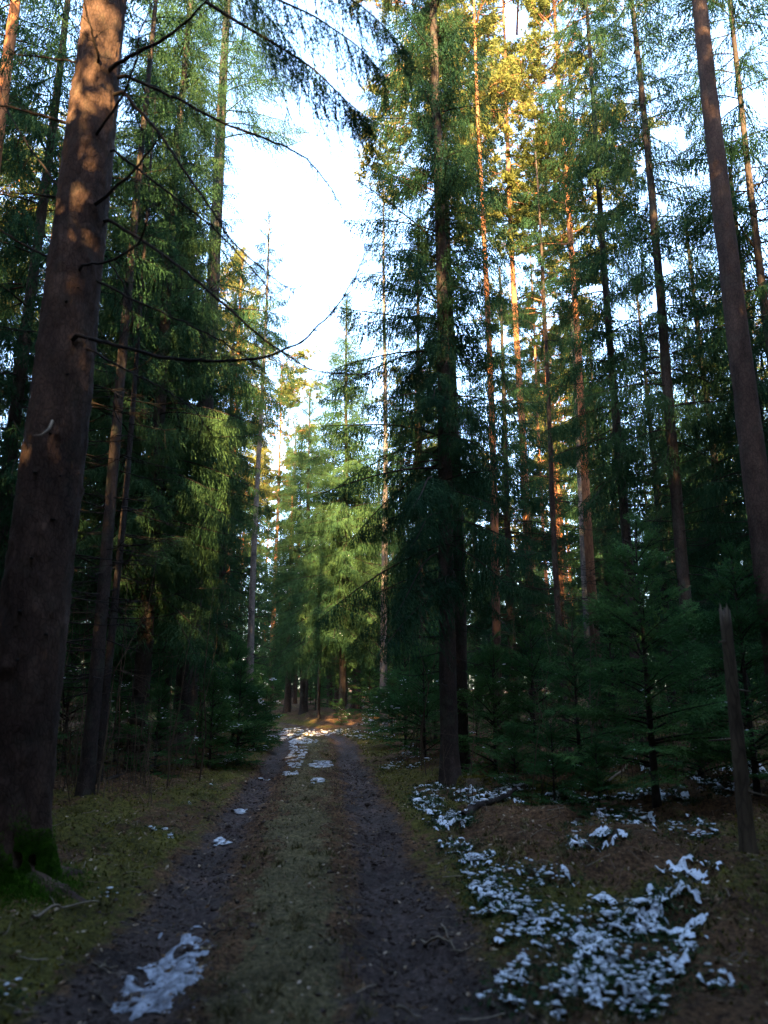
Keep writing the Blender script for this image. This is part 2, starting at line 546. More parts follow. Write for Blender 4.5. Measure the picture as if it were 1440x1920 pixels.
def place_bough(b, org, az, pitch, s, roll=0.0):
    ca, sa = math.cos(az), math.sin(az)
    cp, sp = math.cos(pitch), math.sin(pitch)
    cr, sr = math.cos(roll), math.sin(roll)
    Rx = np.array([[1, 0, 0], [0, cr, -sr], [0, sr, cr]])
    Ry = np.array([[cp, 0, -sp], [0, 1, 0], [sp, 0, cp]])
    Rz = np.array([[ca, -sa, 0], [sa, ca, 0], [0, 0, 1]])
    Rm = (Rz @ Ry @ Rx).T * s
    return b[0] @ Rm + org, b[1] @ Rm + org, b[2]


def crown_arrays(H, base, R, r, style='comb', lod=1.0, whorl=0.42, per=5, dens=1.0, shape=0.75, azf=None, lower=0.55, jit=0.12, gap=0.0, rtrunk=0.08, maxz=None):
    """stack of boughs round a stem, base..H. azf(az, z) -> length factor lets a crown be one-sided"""
    leaf, tv, tf, off = [], [], [], 0
    z = base
    lib = bough_lib(style, lod); uplib = bough_lib('up', lod)
    Ls = np.array(sorted(lib))
    a0 = r.uniform(0, 6.28)
    while z < H - 0.1:
        f = (z - base) / (H - base)
        prof = (1 - f) ** shape * (lower + (1 - lower) * min(1, f / 0.25))
        n = max(3, int(round(per * (1 if f < 0.85 else 0.8))))
        for k in range(n):
            if r.random() < gap:
                continue
            az = a0 + k * 2 * math.pi / n + r.normal() * 0.25
            zz = z + r.normal() * jit
            L = R * prof * r.uniform(0.65, 1.2) + 0.12
            if azf is not None:
                L *= azf(az % (2 * math.pi), zz)
            if L < 0.12 or zz > H or (maxz and zz > maxz):
                continue
            i = int(np.argmin(abs(Ls - L)))
            use = uplib if f > 0.86 and style == 'comb' else lib
            b = use[Ls[i]][int(r.integers(3))]
            pitch = (-0.28 + 0.30 * min(1, f * 4) + 0.5 * f ** 2 + r.normal() * 0.10) if style == 'comb' else (0.02 + 0.75 * f + r.normal() * 0.1)
            v, t, fc = place_bough(b, np.array([math.cos(az) * rtrunk * (1 - f), math.sin(az) * rtrunk * (1 - f), zz]), az, pitch, L / Ls[i], r.normal() * 0.15)
            leaf.append(v)
            tv.append(t); tf.append(fc + off); off += len(t)
        z += whorl * r.uniform(0.7, 1.3)
        a0 += 2.4
    # leader
    if not maxz:
        b = uplib[Ls[0]][0]
        v, t, fc = place_bough(b, np.array([0, 0, H - 0.35]), 0, 1.1, 1.0)
        leaf.append(v); tv.append(t); tf.append(fc + off); off += len(t)
    return np.concatenate(leaf), np.concatenate(tv), np.concatenate(tf)


def crown_mesh(name, mat, *a, **k):
    lv, tv, tf = crown_arrays(*a, **k)
    n = len(lv)
    V = np.concatenate([lv, tv])
    F = np.concatenate([np.arange(n).reshape(-1, 3), tf + n])
    mi = np.concatenate([np.zeros(n // 3, int), np.ones(len(tf), int)])
    return mesh_np(name, V, F, [M[mat], M['twig']], mi)


def dead_branches_mesh(name, z0, z1, n, Lm, r, rt):
    paths, rad = [], []
    for _ in range(n):
        az = r.uniform(0, 6.28); z = r.uniform(z0, z1); L = Lm * r.uniform(0.4, 1.2)
        q = np.linspace(0, 1, 6)
        dx = rt * 0.8 + q * L
        y = np.cumsum(r.normal(size=6)) * 0.04 * L
        zz = z - 0.28 * L * q ** 1.3 * r.uniform(-0.3, 1.5) + 0.15 * L * q ** 3
        P = np.stack([dx * math.cos(az) - y * math.sin(az), dx * math.sin(az) + y * math.cos(az), zz], 1)
        paths.append(P); rad.append(np.linspace(0.012, 0.003, 6))
        for s in range(int(r.integers(2, 6))):
            i = int(r.integers(2, 5)); l2 = L * r.uniform(0.15, 0.4)
            d = nrm(P[i] - P[i - 1] + r.normal(size=3) * 0.08 * L + np.array([0, 0, -0.03 * L]))
            paths.append(np.stack([P[i], P[i] + d * l2 * 0.5, P[i] + d * l2 + np.array([0, 0, -0.06 * l2])])); rad.append([0.005, 0.004, 0.002])
    V, F = tubes(paths, rad, sides=3, cap=False)
    return mesh_np(name, V, F, M['twig'])


def pine_crown_mesh(name, H, base, R, r, dens=1.0):
    paths, rad, tips = [], [], []
    n = int(42 * dens)
    for k in range(n):
        f = r.random() ** 0.8
        z = base + (H - base) * f
        az = r.uniform(0, 6.28)
        L = R * (0.35 + 0.9 * math.sin(math.pi * min(1, 0.2 + 0.8 * (1 - f)))) * r.uniform(0.6, 1.1)
        q = np.linspace(0, 1, 6)
        wx = np.cumsum(r.normal(size=6)) * 0.07 * L
        zz = z + L * (0.15 + 0.4 * f) * q - 0.10 * L * q * q + np.cumsum(r.normal(size=6)) * 0.03 * L
        P = np.stack([q * L * math.cos(az) - wx * math.sin(az), q * L * math.sin(az) + wx * math.cos(az), zz], 1)
        paths.append(P); rad.append(np.linspace(0.028, 0.006, 6) * (0.5 + 0.3 * L))
        for s in range(int(5 + 4 * L)):
            i = r.uniform(1.5, 5); i0 = int(i)
            p = P[i0] * (1 - (i - i0)) + P[min(i0 + 1, 5)] * (i - i0)
            d = nrm(r.normal(size=3) * np.array([1, 1, 0.45]) + np.array([math.cos(az), math.sin(az), 0.4]) * 0.8)
            l2 = L * r.uniform(0.15, 0.38)
            e = p + d * l2
            paths.append(np.stack([p, (p + e) / 2 + r.normal(size=3) * 0.03, e])); rad.append([0.012, 0.008, 0.004])
            for w in range(4):
                tips.append(e - d * l2 * r.uniform(0, 0.5) + r.normal(size=3) * 0.10)
    tips = np.array(tips)
    N = len(tips); K = 30
    dirs = nrm(r.normal(size=(N, K, 3)) + np.array([0, 0, 0.35]))
    ln = r.uniform(0.07, 0.15, (N, K, 1))
    sidev = nrm(np.cross(dirs, r.normal(size=(N, K, 3)))) * 0.019
    c = tips[:, None] + r.normal(size=(N, K, 3)) * 0.05
    V = np.stack([c - sidev, c + sidev, c + dirs * ln], 2).reshape(-1, 3)
    tv, tf = tubes(paths, rad, sides=4, cap=False)
    n0 = len(V)
    F = np.concatenate([np.arange(n0).reshape(-1, 3), tf + n0])
    mi = np.concatenate([np.zeros(n0 // 3, int), np.ones(len(tf), int)])
    return mesh_np(name, np.concatenate([V, tv]), F, [M['pine'], M['bark_pine']], mi)


def gz(x, y):
    return float(ground_z(x, y))


#--SECTION ground
# ------------------------------------------------------------------ ground
def axis_coords(fine_lo, fine_hi, step, lo, hi, g=1.13):
    c = list(np.arange(fine_lo, fine_hi + 1e-6, step))
    s = step; v = c[-1]
    while v < hi:
        s = min(s * g, 25); v += s; c.append(v)
    s = step; v = c[0]; pre = []
    while v > lo:
        s = min(s * g, 25); v -= s; pre.append(v)
    return np.array(pre[::-1] + c)


gx = axis_coords(-5.5, 6.5, 0.055, -260, 260, 1.08)
gy = axis_coords(3.2, 14.0, 0.05, -80, 420, 1.035)
GX, GY = np.meshgrid(gx, gy)
GZ = ground_z(GX, GY)
nx, ny = len(gx), len(gy)
V = np.stack([GX, GY, GZ], 2).reshape(-1, 3)
i = (np.arange(ny - 1)[:, None] * nx + np.arange(nx - 1)[None]).ravel()
F4 = np.stack([i, i + 1, i + nx + 1, i + nx], 1)
gme = mesh_np('ground', V, F4, M['ground'], smooth=True)
d = GX - path_x(GY); ad = np.abs(d)
wob = (vnoise(GX * 1.6, GY * 1.1, 21) - 0.5) * 0.3
rn = (vnoise(GX * 3.1, GY * 1.9, 23) - 0.5) * 0.5 + (vnoise(GX * 8, GY * 6, 24) - 0.5) * 0.35
wid = np.where(d > 0, 0.27 + 0.20 * np.clip((7.0 - GY) / 3, 0, 1), 0.23 + 0.16 * np.clip((7 - GY) / 3, 0, 1))
rutm = np.exp(-(np.abs(ad - RUT - 0.02 + wob * 0.5) / wid) ** 3) * (1 + rn)
# near the camera the right rut spreads into bare brown needle litter
grassm = np.clip(1.0 - (ad + wob * 0.4) / 0.50, 0, 1) * 1.6 * (0.15 + 1.2 * vnoise(GX * 3.3, GY * 1.7, 41))
edge = np.exp(-((ad - 1.45 + wob) / 0.42) ** 2)
mossn = vnoise(GX * 0.9, GY * 0.9, 31)
mossm = np.clip(edge * 0.75 + (mossn - 0.42) * 1.6 * (ad > 1.2), 0, 1) * np.where(d < 0, 1.15, 0.85)
colr = np.stack([rutm, np.clip(grassm, 0, 1), np.clip(mossm, 0, 1), np.ones_like(rutm)], -1).reshape(-1, 4).astype(np.float32)
ca = gme.color_attributes.new('cover', 'FLOAT_COLOR', 'POINT')
ca.data.foreach_set('color', colr.ravel())
g = mesh_obj('ground', gme)
tag(g, kind='structure')


def scatter(n, xr, yr, keep, r):
    x = r.uniform(*xr, n); y = r.uniform(0, 1, n)
    y = yr[0] * (yr[1] / yr[0]) ** y                       # denser near the camera
    k = keep(x, y) > r.random(n)
    return x[k], y[k]


def blades(name, x, y, h, w, mat, r, lean=0.5, label=None):
    n = len(x)
    z = ground_z(x, y) - 0.008
    P = np.stack([x, y, z], 1)
    az = r.uniform(0, 6.28, n)
    S = np.stack([np.cos(az), np.sin(az), 0 * az], 1) * (w * r.uniform(0.6, 1.3, n))[:, None]
    D = nrm(np.stack([r.normal(size=n) * lean, r.normal(size=n) * lean, np.ones(n)], 1)) * (h * r.uniform(0.4, 1.3, n))[:, None]
    V = np.stack([P - S, P + S, P + D], 1).reshape(-1, 3)
    me = mesh_np(name, V, np.arange(3 * n).reshape(-1, 3), mat)
    return tag(mesh_obj(name, me), label, kind='stuff')


r = np.random.default_rng(71)
fx = lambda y: 0.62 * y + 1.5
x, y = scatter(150000, (-9, 9), (3.2, 24), lambda x, y: np.where(abs(x - path_x(y)) < 0.5, 0.8, np.where(abs(abs(x - path_x(y)) - 1.5) < 0.35, 0.35, 0.03)) * (abs(x) < fx(y)), r)
blades('grass', x, y, 0.035 + 0.001 * y, 0.0035 + 0.0005 * y, M['grassblade'], r, 0.9, 'short winter grass down the middle of the forest track')
x, y = scatter(240000, (-12, 12), (3.2, 26), lambda x, y: ((vnoise(x * 0.9, y * 0.9, 31) > 0.45) * 0.6 + 0.1) * (abs(x - path_x(y)) > 1.15) * (abs(x) < fx(y)), r)
blades('moss', x, y, 0.035 + 0.0006 * y, 0.006 + 0.0008 * y, M['mossblade'], r, 0.8, 'olive moss and low shoots on the forest floor beside the track')
cx_, cy_ = scatter(9000, (-7, 7), (3.4, 18), lambda x, y: np.where(abs(x - path_x(y)) < 0.45, 0.10, np.where(abs(x - path_x(y)) > 1.25, 0.10, 0.0)) * (abs(x) < fx(y)) * (vnoise(x * 1.3, y * 1.3, 19) > 0.4), r)
m_ = 46
x = np.repeat(cx_, m_) + r.normal(size=len(cx_) * m_) * 0.03; y = np.repeat(cy_, m_) + r.normal(size=len(cy_) * m_) * 0.03
blades('grass', x, y, 0.065, 0.004 + 0.0004 * y, M['grassblade'], r, 0.7, 'scattered tussocks of olive winter grass on track and verges')
# leaf litter
x, y = scatter(34000, (-10, 10), (3.2, 24), lambda x, y: np.where(abs(x - path_x(y)) < 1.2, 0.35, 0.7) * (abs(x) < fx(y)), r)
n = len(x)
P = np.stack([x, y, ground_z(x, y) + 0.008], 1)
az = r.uniform(0, 6.28, n); ll = r.uniform(0.007, 0.026, n) + 0.0006 * y
A = np.stack([np.cos(az), np.sin(az), r.normal(size=n) * 0.3], 1) * ll[:, None]
B = np.stack([-np.sin(az), np.cos(az), r.normal(size=n) * 0.4], 1) * (ll * r.uniform(0.3, 0.7, n))[:, None]
V = np.stack([P - A, P + B, P + A, P - B * 0.8], 1).reshape(-1, 3)
b4 = np.arange(n)[:, None] * 4
F = np.concatenate([b4 + [0, 1, 2], b4 + [0, 2, 3]])
tag(mesh_obj('fallen_leaves', mesh_np('fallen_leaves', V, F, M['leaf'])), 'dry brown leaves and needles scattered over track and verge', kind='stuff')
# twiggy debris
x, y = scatter(1500, (-8, 8), (3.4, 16), lambda x, y: np.where(abs(x - path_x(y)) < 1.2, 0.25, 0.8) * (abs(x) < fx(y)), r)
paths, rad = [], []
for xx, yy in zip(x, y):
    a = r.uniform(0, 6.28); L = r.uniform(0.05, 0.22)
    q = np.linspace(-0.5, 0.5, 4) * L
    px = xx + q * math.cos(a) + r.normal(size=4) * 0.003; py = yy + q * math.sin(a) + r.normal(size=4) * 0.003
    paths.append(np.stack([px, py, ground_z(px, py) + 0.012 + 0.05 * r.random() * (q / L + 0.5)], 1)); rad.append(np.full(4, r.uniform(0.0015, 0.0045)))
V, F = tubes(paths, rad, sides=3, cap=False)
tag(mesh_obj('fallen_twigs', mesh_np('fallen_twigs', V, F, M['wood'])), 'small dead twigs strewn over the forest floor', kind='stuff')

# ---- snow: patches seen on the verge, on the track and far end
ICO_V = np.array([[0, 0, 1], [.894, 0, .447], [.276, .851, .447], [-.724, .526, .447], [-.724, -.526, .447], [.276, -.851, .447],
                  [.724, .526, -.447], [-.276, .851, -.447], [-.894, 0, -.447], [-.276, -.851, -.447], [.724, -.526, -.447], [0, 0, -1]])
ICO_F = np.array([[0, 1, 2], [0, 2, 3], [0, 3, 4], [0, 4, 5], [0, 5, 1], [1, 6, 2], [2, 7, 3], [3, 8, 4], [4, 9, 5], [5, 10, 1],
                  [2, 6, 7], [3, 7, 8], [4, 8, 9], [5, 9, 10], [1, 10, 6], [11, 7, 6], [11, 8, 7], [11, 9, 8], [11, 10, 9], [11, 6, 10]])


def lumps(P, R, flat, r):
    n = len(P)
    j = 1 + r.normal(size=(n, 12, 1)) * 0.26
    S = np.stack([R * r.uniform(0.7, 1.4, n), R * r.uniform(0.7, 1.4, n), R * flat], 1)[:, None]
    V = P[:, None] + ICO_V[None] * j * S
    F = (ICO_F[None] + (np.arange(n) * 12)[:, None, None]).reshape(-1, 3)
    return V.reshape(-1, 3), F


def ellipse_pts(px, py, rx, ry, n, r):
    a = r.uniform(0, 6.28, n); q = np.sqrt(r.random(n))
    out = [on_ground(px + rx * qq * math.cos(aa), py + ry * qq * math.sin(aa)) for aa, qq in zip(a, q)]
    return np.array(out)


# (pixel centre, radii, clusters): bilberry plants capped with snow
VERGE = [(800, 1500, 30, 26, 46), (835, 1545, 45, 22, 40), (850, 1590, 30, 16, 22), (905, 1630, 42, 26, 46), (925, 1680, 34, 22, 40),
         (960, 1712, 40, 22, 44), (1000, 1650, 34, 16, 20), (915, 1722, 28, 10, 14), (1020, 1740, 40, 26, 40), (890, 1668, 20, 10, 8), (1060, 1660, 26, 18, 8),
         (860, 1478, 42, 16, 40), (915, 1490, 60, 18, 55), (965, 1478, 30, 18, 22), (1060, 1498, 44, 12, 16), (1035, 1510, 20, 12, 8),
         (1180, 1540, 60, 22, 70), (1290, 1560, 50, 18, 50), (1230, 1500, 60, 12, 30), (1090, 1555, 30, 12, 8), (1350, 1480, 60, 16, 60), (1310, 1470, 50, 12, 40), (1420, 1458, 30, 16, 40), (1120, 1580, 70, 14, 20), (1300, 1650, 90, 14, 16),
         (1180, 1390, 30, 8, 4), (1210, 1450, 40, 8, 6), (1040, 1400, 40, 14, 5),
         (1080, 1760, 60, 30, 52), (1150, 1720, 60, 26, 26), (1130, 1800, 60, 36, 70), (1110, 1860, 70, 40, 60), (1200, 1750, 70, 24, 30),
         (1240, 1830, 70, 30, 56), (1200, 1880, 60, 36, 56), (1310, 1780, 60, 22, 20), (1330, 1850, 40, 24, 18), (1010, 1800, 24, 14, 12), (980, 1830, 36, 18, 18),
         (955, 1870, 30, 22, 16), (1030, 1905, 20, 12, 8), (945, 1770, 26, 12, 14), (1000, 1770, 16, 10, 6), (1370, 1665, 14, 8, 3), (1240, 1700, 80, 20, 12),
         (760, 1420, 26, 16, 18), (730, 1440, 18, 10, 10), (700, 1370, 50, 22, 60), (650, 1378, 26, 10, 30), (735, 1350, 26, 16, 20), (790, 1440, 20, 14, 8),
         (430, 1432, 26, 5, 12), (405, 1481, 12, 4, 4), (355, 1517, 9, 3, 3), (295, 1560, 9, 4, 3), (322, 1567, 9, 4, 3), (235, 1622, 14, 6, 3),
         (205, 1682, 14, 5, 3), (135, 1762, 10, 5, 3), (85, 1760, 6, 4, 2), (8, 1870, 12, 12, 6), (470, 1410, 20, 4, 6), (125, 1720, 14, 6, 3), (430, 1725, 3, 3, 0)]
TRACK = [(560, 1400, 14, 20, 60), (552, 1425, 14, 12, 30), (602, 1434, 18, 5, 26), (595, 1465, 10, 5, 10), (545, 1452, 12, 4, 8), (495, 1459, 11, 3, 14),
         (452, 1523, 9, 3, 8), (540, 1382, 22, 5, 40), (590, 1375, 26, 4, 36), (620, 1372, 18, 3, 14), (550, 1370, 30, 4, 24), (568, 1390, 24, 4, 30), (415, 1580, 12, 6, 4)]
lp, lr_, bp = [], [], []
for (px, py, rx, ry, nn) in VERGE:
    if nn == 0: continue
    C_ = ellipse_pts(px, py, rx, ry, nn, r)
    far = C_[:, 1].mean() > 12
    for c in C_:
        if r.random() < (0.50 if far else 0.80): continue
        m = int(r.integers(3, 10))
        off = r.normal(size=(m, 2)) * (0.036 if not far else 0.07)
        hh = r.uniform(0.02, 0.085)
        for o_ in off:
            x0, y0 = c[0] + o_[0], c[1] + o_[1]
            lp.append((x0, y0, hh + r.uniform(-0.015, 0.015))); lr_.append((0.0145 if r.random() < 0.8 else 0.008) * math.exp(r.normal() * 0.35) * (1.0 if not far else 1.4))
        bp.append((c[0], c[1], hh))
lp = np.array(lp); lp[:, 2] += ground_z(lp[:, 0], lp[:, 1])
V, F = lumps(lp, np.array(lr_), 0.30, r)
tag(mesh_obj('snow', mesh_np('snow', V, F, M['snow'], smooth=True)), 'clumps of old snow lying on the bilberry plants of the verge', kind='stuff')
# connected thin snow lying over the plants of the near verge, broken by leaves and hollows
sx = np.arange(0.2, 6.6, 0.019); sy = np.arange(3.7, 12.5, 0.021)
SX, SY = np.meshgrid(sx, sy)
fld = np.zeros_like(SX)
for (px, py, rx, ry, nn) in VERGE:
    if px < 700 or nn == 0: continue
    c0 = on_ground(px, py); cx1 = on_ground(px + rx, py); cy0 = on_ground(px, py - ry); cy1 = on_ground(px, py + ry)
    ra = max(abs(cx1[0] - c0[0]), 0.03) * 1.1; rb = max(abs(cy0[1] - cy1[1]) / 2, 0.03) * 1.1
    wgt = min(1.0, 0.45 + 22.0 * nn / (rx * ry * 14.0))
    fld = np.maximum(fld, wgt * (1 - ((SX - c0[0]) / ra) ** 2 - ((SY - c0[1]) / rb) ** 2))
msk = np.clip(fld, -0.5, 1) * 0.36 + (vnoise(SX * 5, SY * 5, 211) - 0.5) * 0.50 + (vnoise(SX * 13, SY * 13, 212) - 0.5) * 0.62 + (vnoise(SX * 30, SY * 30, 213) - 0.5) * 0.50 - 0.245
SZ = ground_z(SX, SY) + 0.018 + np.clip(msk, -0.2, 0.2) * 0.10 + 0.028 * (vnoise(SX * 11, SY * 11, 214) - 0.3) + 0.014 * (vnoise(SX * 34, SY * 34, 215) - 0.5)
ok = (msk[:-1, :-1] > 0) & (fld[:-1, :-1] > 0.0)
i = (np.arange(len(sy) - 1)[:, None] * len(sx) + np.arange(len(sx) - 1)[None])[ok]
F = np.stack([i, i + 1, i + len(sx) + 1, i + len(sx)], 1)
V = np.stack([SX, SY, SZ], 2).reshape(-1, 3)
used, inv = np.unique(F.ravel(), return_inverse=True); VS = V
tag(mesh_obj('snow', mesh_np('verge_snow', V[used], inv.reshape(-1, 4), M['snow'], smooth=True)), 'broken thin snow cover over the low plants beside the right wheel rut', kind='stuff')
tp, tr = [], []
for (px, py, rx, ry, nn) in TRACK:
    C_ = ellipse_pts(px, py, rx * 1.15, ry * 1.2, nn * 9, r)
    for c in C_:
        if vnoise(c[0] * 5, c[1] * 2.2, 91) < 0.42: continue
        tp.append((c[0], c[1], 0.0)); tr.append(r.uniform(0.015, 0.05))
tp = np.array(tp); tp[:, 2] += ground_z(tp[:, 0], tp[:, 1]) + 0.005
V, F = lumps(tp, np.array(tr), 0.22, r)
tag(mesh_obj('snow', mesh_np('track_snow', V, F, M['snow'], smooth=True)), 'thin remains of snow on the far part of the track', kind='stuff')

x, y = scatter(42000, (-3.5, 2.5), (3.3, 17), lambda x, y: np.exp(-((abs(abs(x - path_x(y)) - RUT) - 0.1) / 0.3) ** 2) * (0.2 + 0.8 * (vnoise(x * 5, y * 4, 95) > 0.5)), r)
x = x[:6000]; y = y[:6000]
V, F = lumps(np.stack([x, y, ground_z(x, y)], 1), 0.004 + 0.0004 * y + r.exponential(0.0045, len(x)), 0.6, r)
tag(mesh_obj('soil_clods', mesh_np('soil_clods', V, F, M['soil'])), 'crumbs and clods of dark soil along the wheel ruts', kind='stuff')

# icy snow lying in the near left rut: an uneven sheet with a ragged edge
def ice_material():
    m, n, l = new_mat('icy_snow')
    out = n.new('ShaderNodeOutputMaterial')
    tc = n.new('ShaderNodeTexCoord')
    nz = n.new('ShaderNodeTexNoise'); nz.inputs['Scale'].default_value = 17; nz.inputs['Detail'].default_value = 9; nz.inputs['Roughness'].default_value = 0.75
    l.new(tc.outputs['Object'], nz.inputs['Vector'])
    r_ = ramp(n, [(0.36, (0.04, 0.035, 0.035)), (0.46, (0.15, 0.15, 0.17)), (0.56, (0.31, 0.32, 0.36)), (0.68, (0.50, 0.51, 0.56))])
    l.new(nz.outputs['Fac'], r_.inputs[0])
    p = n.new('ShaderNodeBsdfPrincipled'); p.inputs['Roughness'].default_value = 0.45
    l.new(r_.outputs[0], p.inputs['Base Color'])
    b = n.new('ShaderNodeBump'); b.inputs['Strength'].default_value = 0.9; b.inputs['Distance'].default_value = 0.012
    l.new(nz.outputs['Fac'], b.inputs['Height']); l.new(b.outputs[0], p.inputs['Normal'])
    l.new(p.outputs[0], out.inputs[0])
    return m


M['ice'] = ice_material()
A0, A1 = on_ground(275, 1905), on_ground(335, 1775)
ax = nrm((A1 - A0)[None])[0]; sd = np.array([ax[1], -ax[0], 0])
Lp = np.linalg.norm(A1 - A0)
nn = 110
uu, vv = np.meshgrid(np.linspace(-0.75, 0.85, nn), np.linspace(-1, 1, nn))
X = (A0 + A1)[0] / 2 + ax[0] * uu * Lp + sd[0] * vv * 0.26
Y = (A0 + A1)[1] / 2 + ax[1] * uu * Lp + sd[1] * vv * 0.26
g0 = ground_z(X, Y)
m_ = 0.85 - np.sqrt((uu / 0.72) ** 2 + (vv / 0.80) ** 2) + (vnoise(X * 9, Y * 9, 51) - 0.5) * 0.85 + (vnoise(X * 28, Y * 28, 52) - 0.5) * 0.5
Z = g0 + np.clip(m_ * 0.06, -0.010, 0.006) + (vnoise(X * 40, Y * 40, 53) - 0.5) * 0.006
V = np.stack([X, Y, Z], 2).reshape(-1, 3)
i = (np.arange(nn - 1)[:, None] * nn + np.arange(nn - 1)[None]).ravel()
cell = (m_[:-1, :-1] > -0.05).ravel()
F = np.stack([i, i + 1, i + nn + 1, i + nn], 1)[cell]
tag(mesh_obj('frozen_puddle', mesh_np('frozen_puddle', V, F, M['ice'], smooth=True)), 'patch of icy snow frozen in the near left wheel rut', 'ice patch')

# bilberry leaves under and around the snow
extra = used[r.random(len(used)) < 0.035]
bp = np.array(bp + [(V2[0], V2[1], 0.05) for V2 in VS[extra]])
k = 34
c = np.repeat(bp, k, 0)
n = len(c)
x = c[:, 0] + r.normal(size=n) * 0.075; y = c[:, 1] + r.normal(size=n) * 0.075
z = ground_z(x, y) + r.uniform(0.005, 1.0, n) * (c[:, 2] + 0.01)
P = np.stack([x, y, z], 1)
az = r.uniform(0, 6.28, n); ll = r.uniform(0.008, 0.018, n) + 0.0007 * y
A = np.stack([np.cos(az), np.sin(az), r.normal(size=n) * 0.5], 1) * ll[:, None]
B = np.stack([-np.sin(az), np.cos(az), r.normal(size=n) * 0.5], 1) * (ll * 0.6)[:, None]
V = np.stack([P - A, P + B, P + A], 1).reshape(-1, 3)
tag(mesh_obj('bilberry_plants', mesh_np('bilberry_plants', V, np.arange(3 * n).reshape(-1, 3), M['berry'])), 'low dark leafy plants under the snow along the verge', kind='stuff')


#--SECTION trees
# ------------------------------------------------------------------ trees
def base_at(px, py, Y):
    """ground point under a vertical stem that shows at pixel (px, py) at distance Y"""
    p = at(px, py, Y)
    return float(p[0]), float(Y), gz(p[0], Y)


TREES = []                     # (x, y) of every tree, for spacing


def azside(center, width, lo, hi):
    def f(az, z):
        dd = abs((az - center + math.pi) % (2 * math.pi) - math.pi)
        return hi if dd < width else lo
    return f


DEAD = {}


def tree(px, py, Y, dia, H, label, name='spruce_tree', cat='spruce', bark='bark', crown=None, cmesh=None, csc=1.0, group=None, dead=True, rz=None, seed=None, sides=12, dz=(1.2, 6.0)):
    x, y, z = base_at(px, py, Y)
    seed = seed if seed is not None else int(abs(px * 7 + Y * 131)) % 9999
    r = np.random.default_rng(seed)
    o = empty(name, (x, y, z), 0.0)
    tag(o, label, cat, group)
    TREES.append((x, y))
    mesh_obj('trunk', trunk_mesh('trunk', H, dia / 2, dia * 0.12, M[bark], seed, sides=sides, rings=46), o)
    if crown is not None:
        me = crown_mesh('crown', crown.pop('mat', 'spruce'), H + 0.3, r=r, rtrunk=dia * 0.3, **crown)
        mesh_obj('crown', me, o)
    if cmesh is not None:
        mesh_obj('crown', cmesh, o, rz=r.uniform(0, 6.28) if rz is None else rz, sc=csc)
    if dead:
        key = int(seed % 4)
        if key not in DEAD:
            DEAD[key] = dead_branches_mesh('dead_branches', dz[0], dz[1], 46, 0.9, np.random.default_rng(900 + key), 0.1)
        b = mesh_obj('dead_branches', DEAD[key], o, rz=r.uniform(0, 6.28))
        b['kind'] = 'stuff'
    return o


# --- the big spruce on the left, with its bare branches
X0, Y0, Z0 = base_at(3, 1600, 6.0)
hero = empty('spruce_tree', (X0, Y0, Z0 - 0.02))
tag(hero, 'thick near spruce on the far left, bare branches, mossy foot, sunlit patch high up', 'spruce')
TREES.append((X0, Y0))


def hero_trunk():
    r = np.random.default_rng(4)
    H, sides, rings = 19.0, 64, 420
    z = np.concatenate([np.linspace(-0.35, 9.5, rings - 30), np.linspace(9.8, H, 30)])
    ang = np.arange(sides) * 2 * np.pi / sides
    rad = 0.285 - 0.0115 * np.clip(z, 0, 9.5) - 0.013 * np.clip(z - 9.5, 0, None)
    fl = np.exp(-np.clip(z, -0.1, None) / 0.34)
    AA, ZZ = np.meshgrid(ang, z)
    lob = 1 + fl[:, None] * (0.24 + 0.18 * np.sin(AA * 4 + 0.8) + 0.10 * np.sin(AA * 7 + 2))
    nz = (vnoise(AA * 9 / 1.0, ZZ * 9, 61) - 0.5) * 0.020 + (vnoise(AA * 24, ZZ * 26, 62) - 0.5) * 0.011 + (vnoise(AA * 2, ZZ * 1.2, 63) - 0.5) * 0.02
    R = rad[:, None] * lob + nz
    # knots and branch collars
    for kk in range(46):
        ka, kz = r.uniform(0, 6.28), r.uniform(1.2, 9.3)
        dd = ((np.abs((AA - ka + np.pi) % (2 * np.pi) - np.pi) * 0.25) ** 2 + (ZZ - kz) ** 2) / 0.035 ** 2
        R += 0.022 * np.exp(-dd) - 0.018 * np.exp(-dd * 8)
    cx = 0.014 * z + 0.02 * np.sin(z * 0.4); cy = 0.03 * np.cos(z * 0.33)
    V = np.stack([cx[:, None] + R * np.cos(AA), cy[:, None] + R * np.sin(AA), ZZ], 2).reshape(-1, 3)
    i = np.arange(rings - 1)[:, None] * sides; j = np.arange(sides)[None]; j2 = (j + 1) % sides
    a = (i + j).ravel(); b = (i + j2).ravel(); c = (i + sides + j2).ravel(); d = (i + sides + j).ravel()
    return mesh_np('trunk', V, np.stack([a, b, c, d], 1), M['bark_hero'], smooth=True)


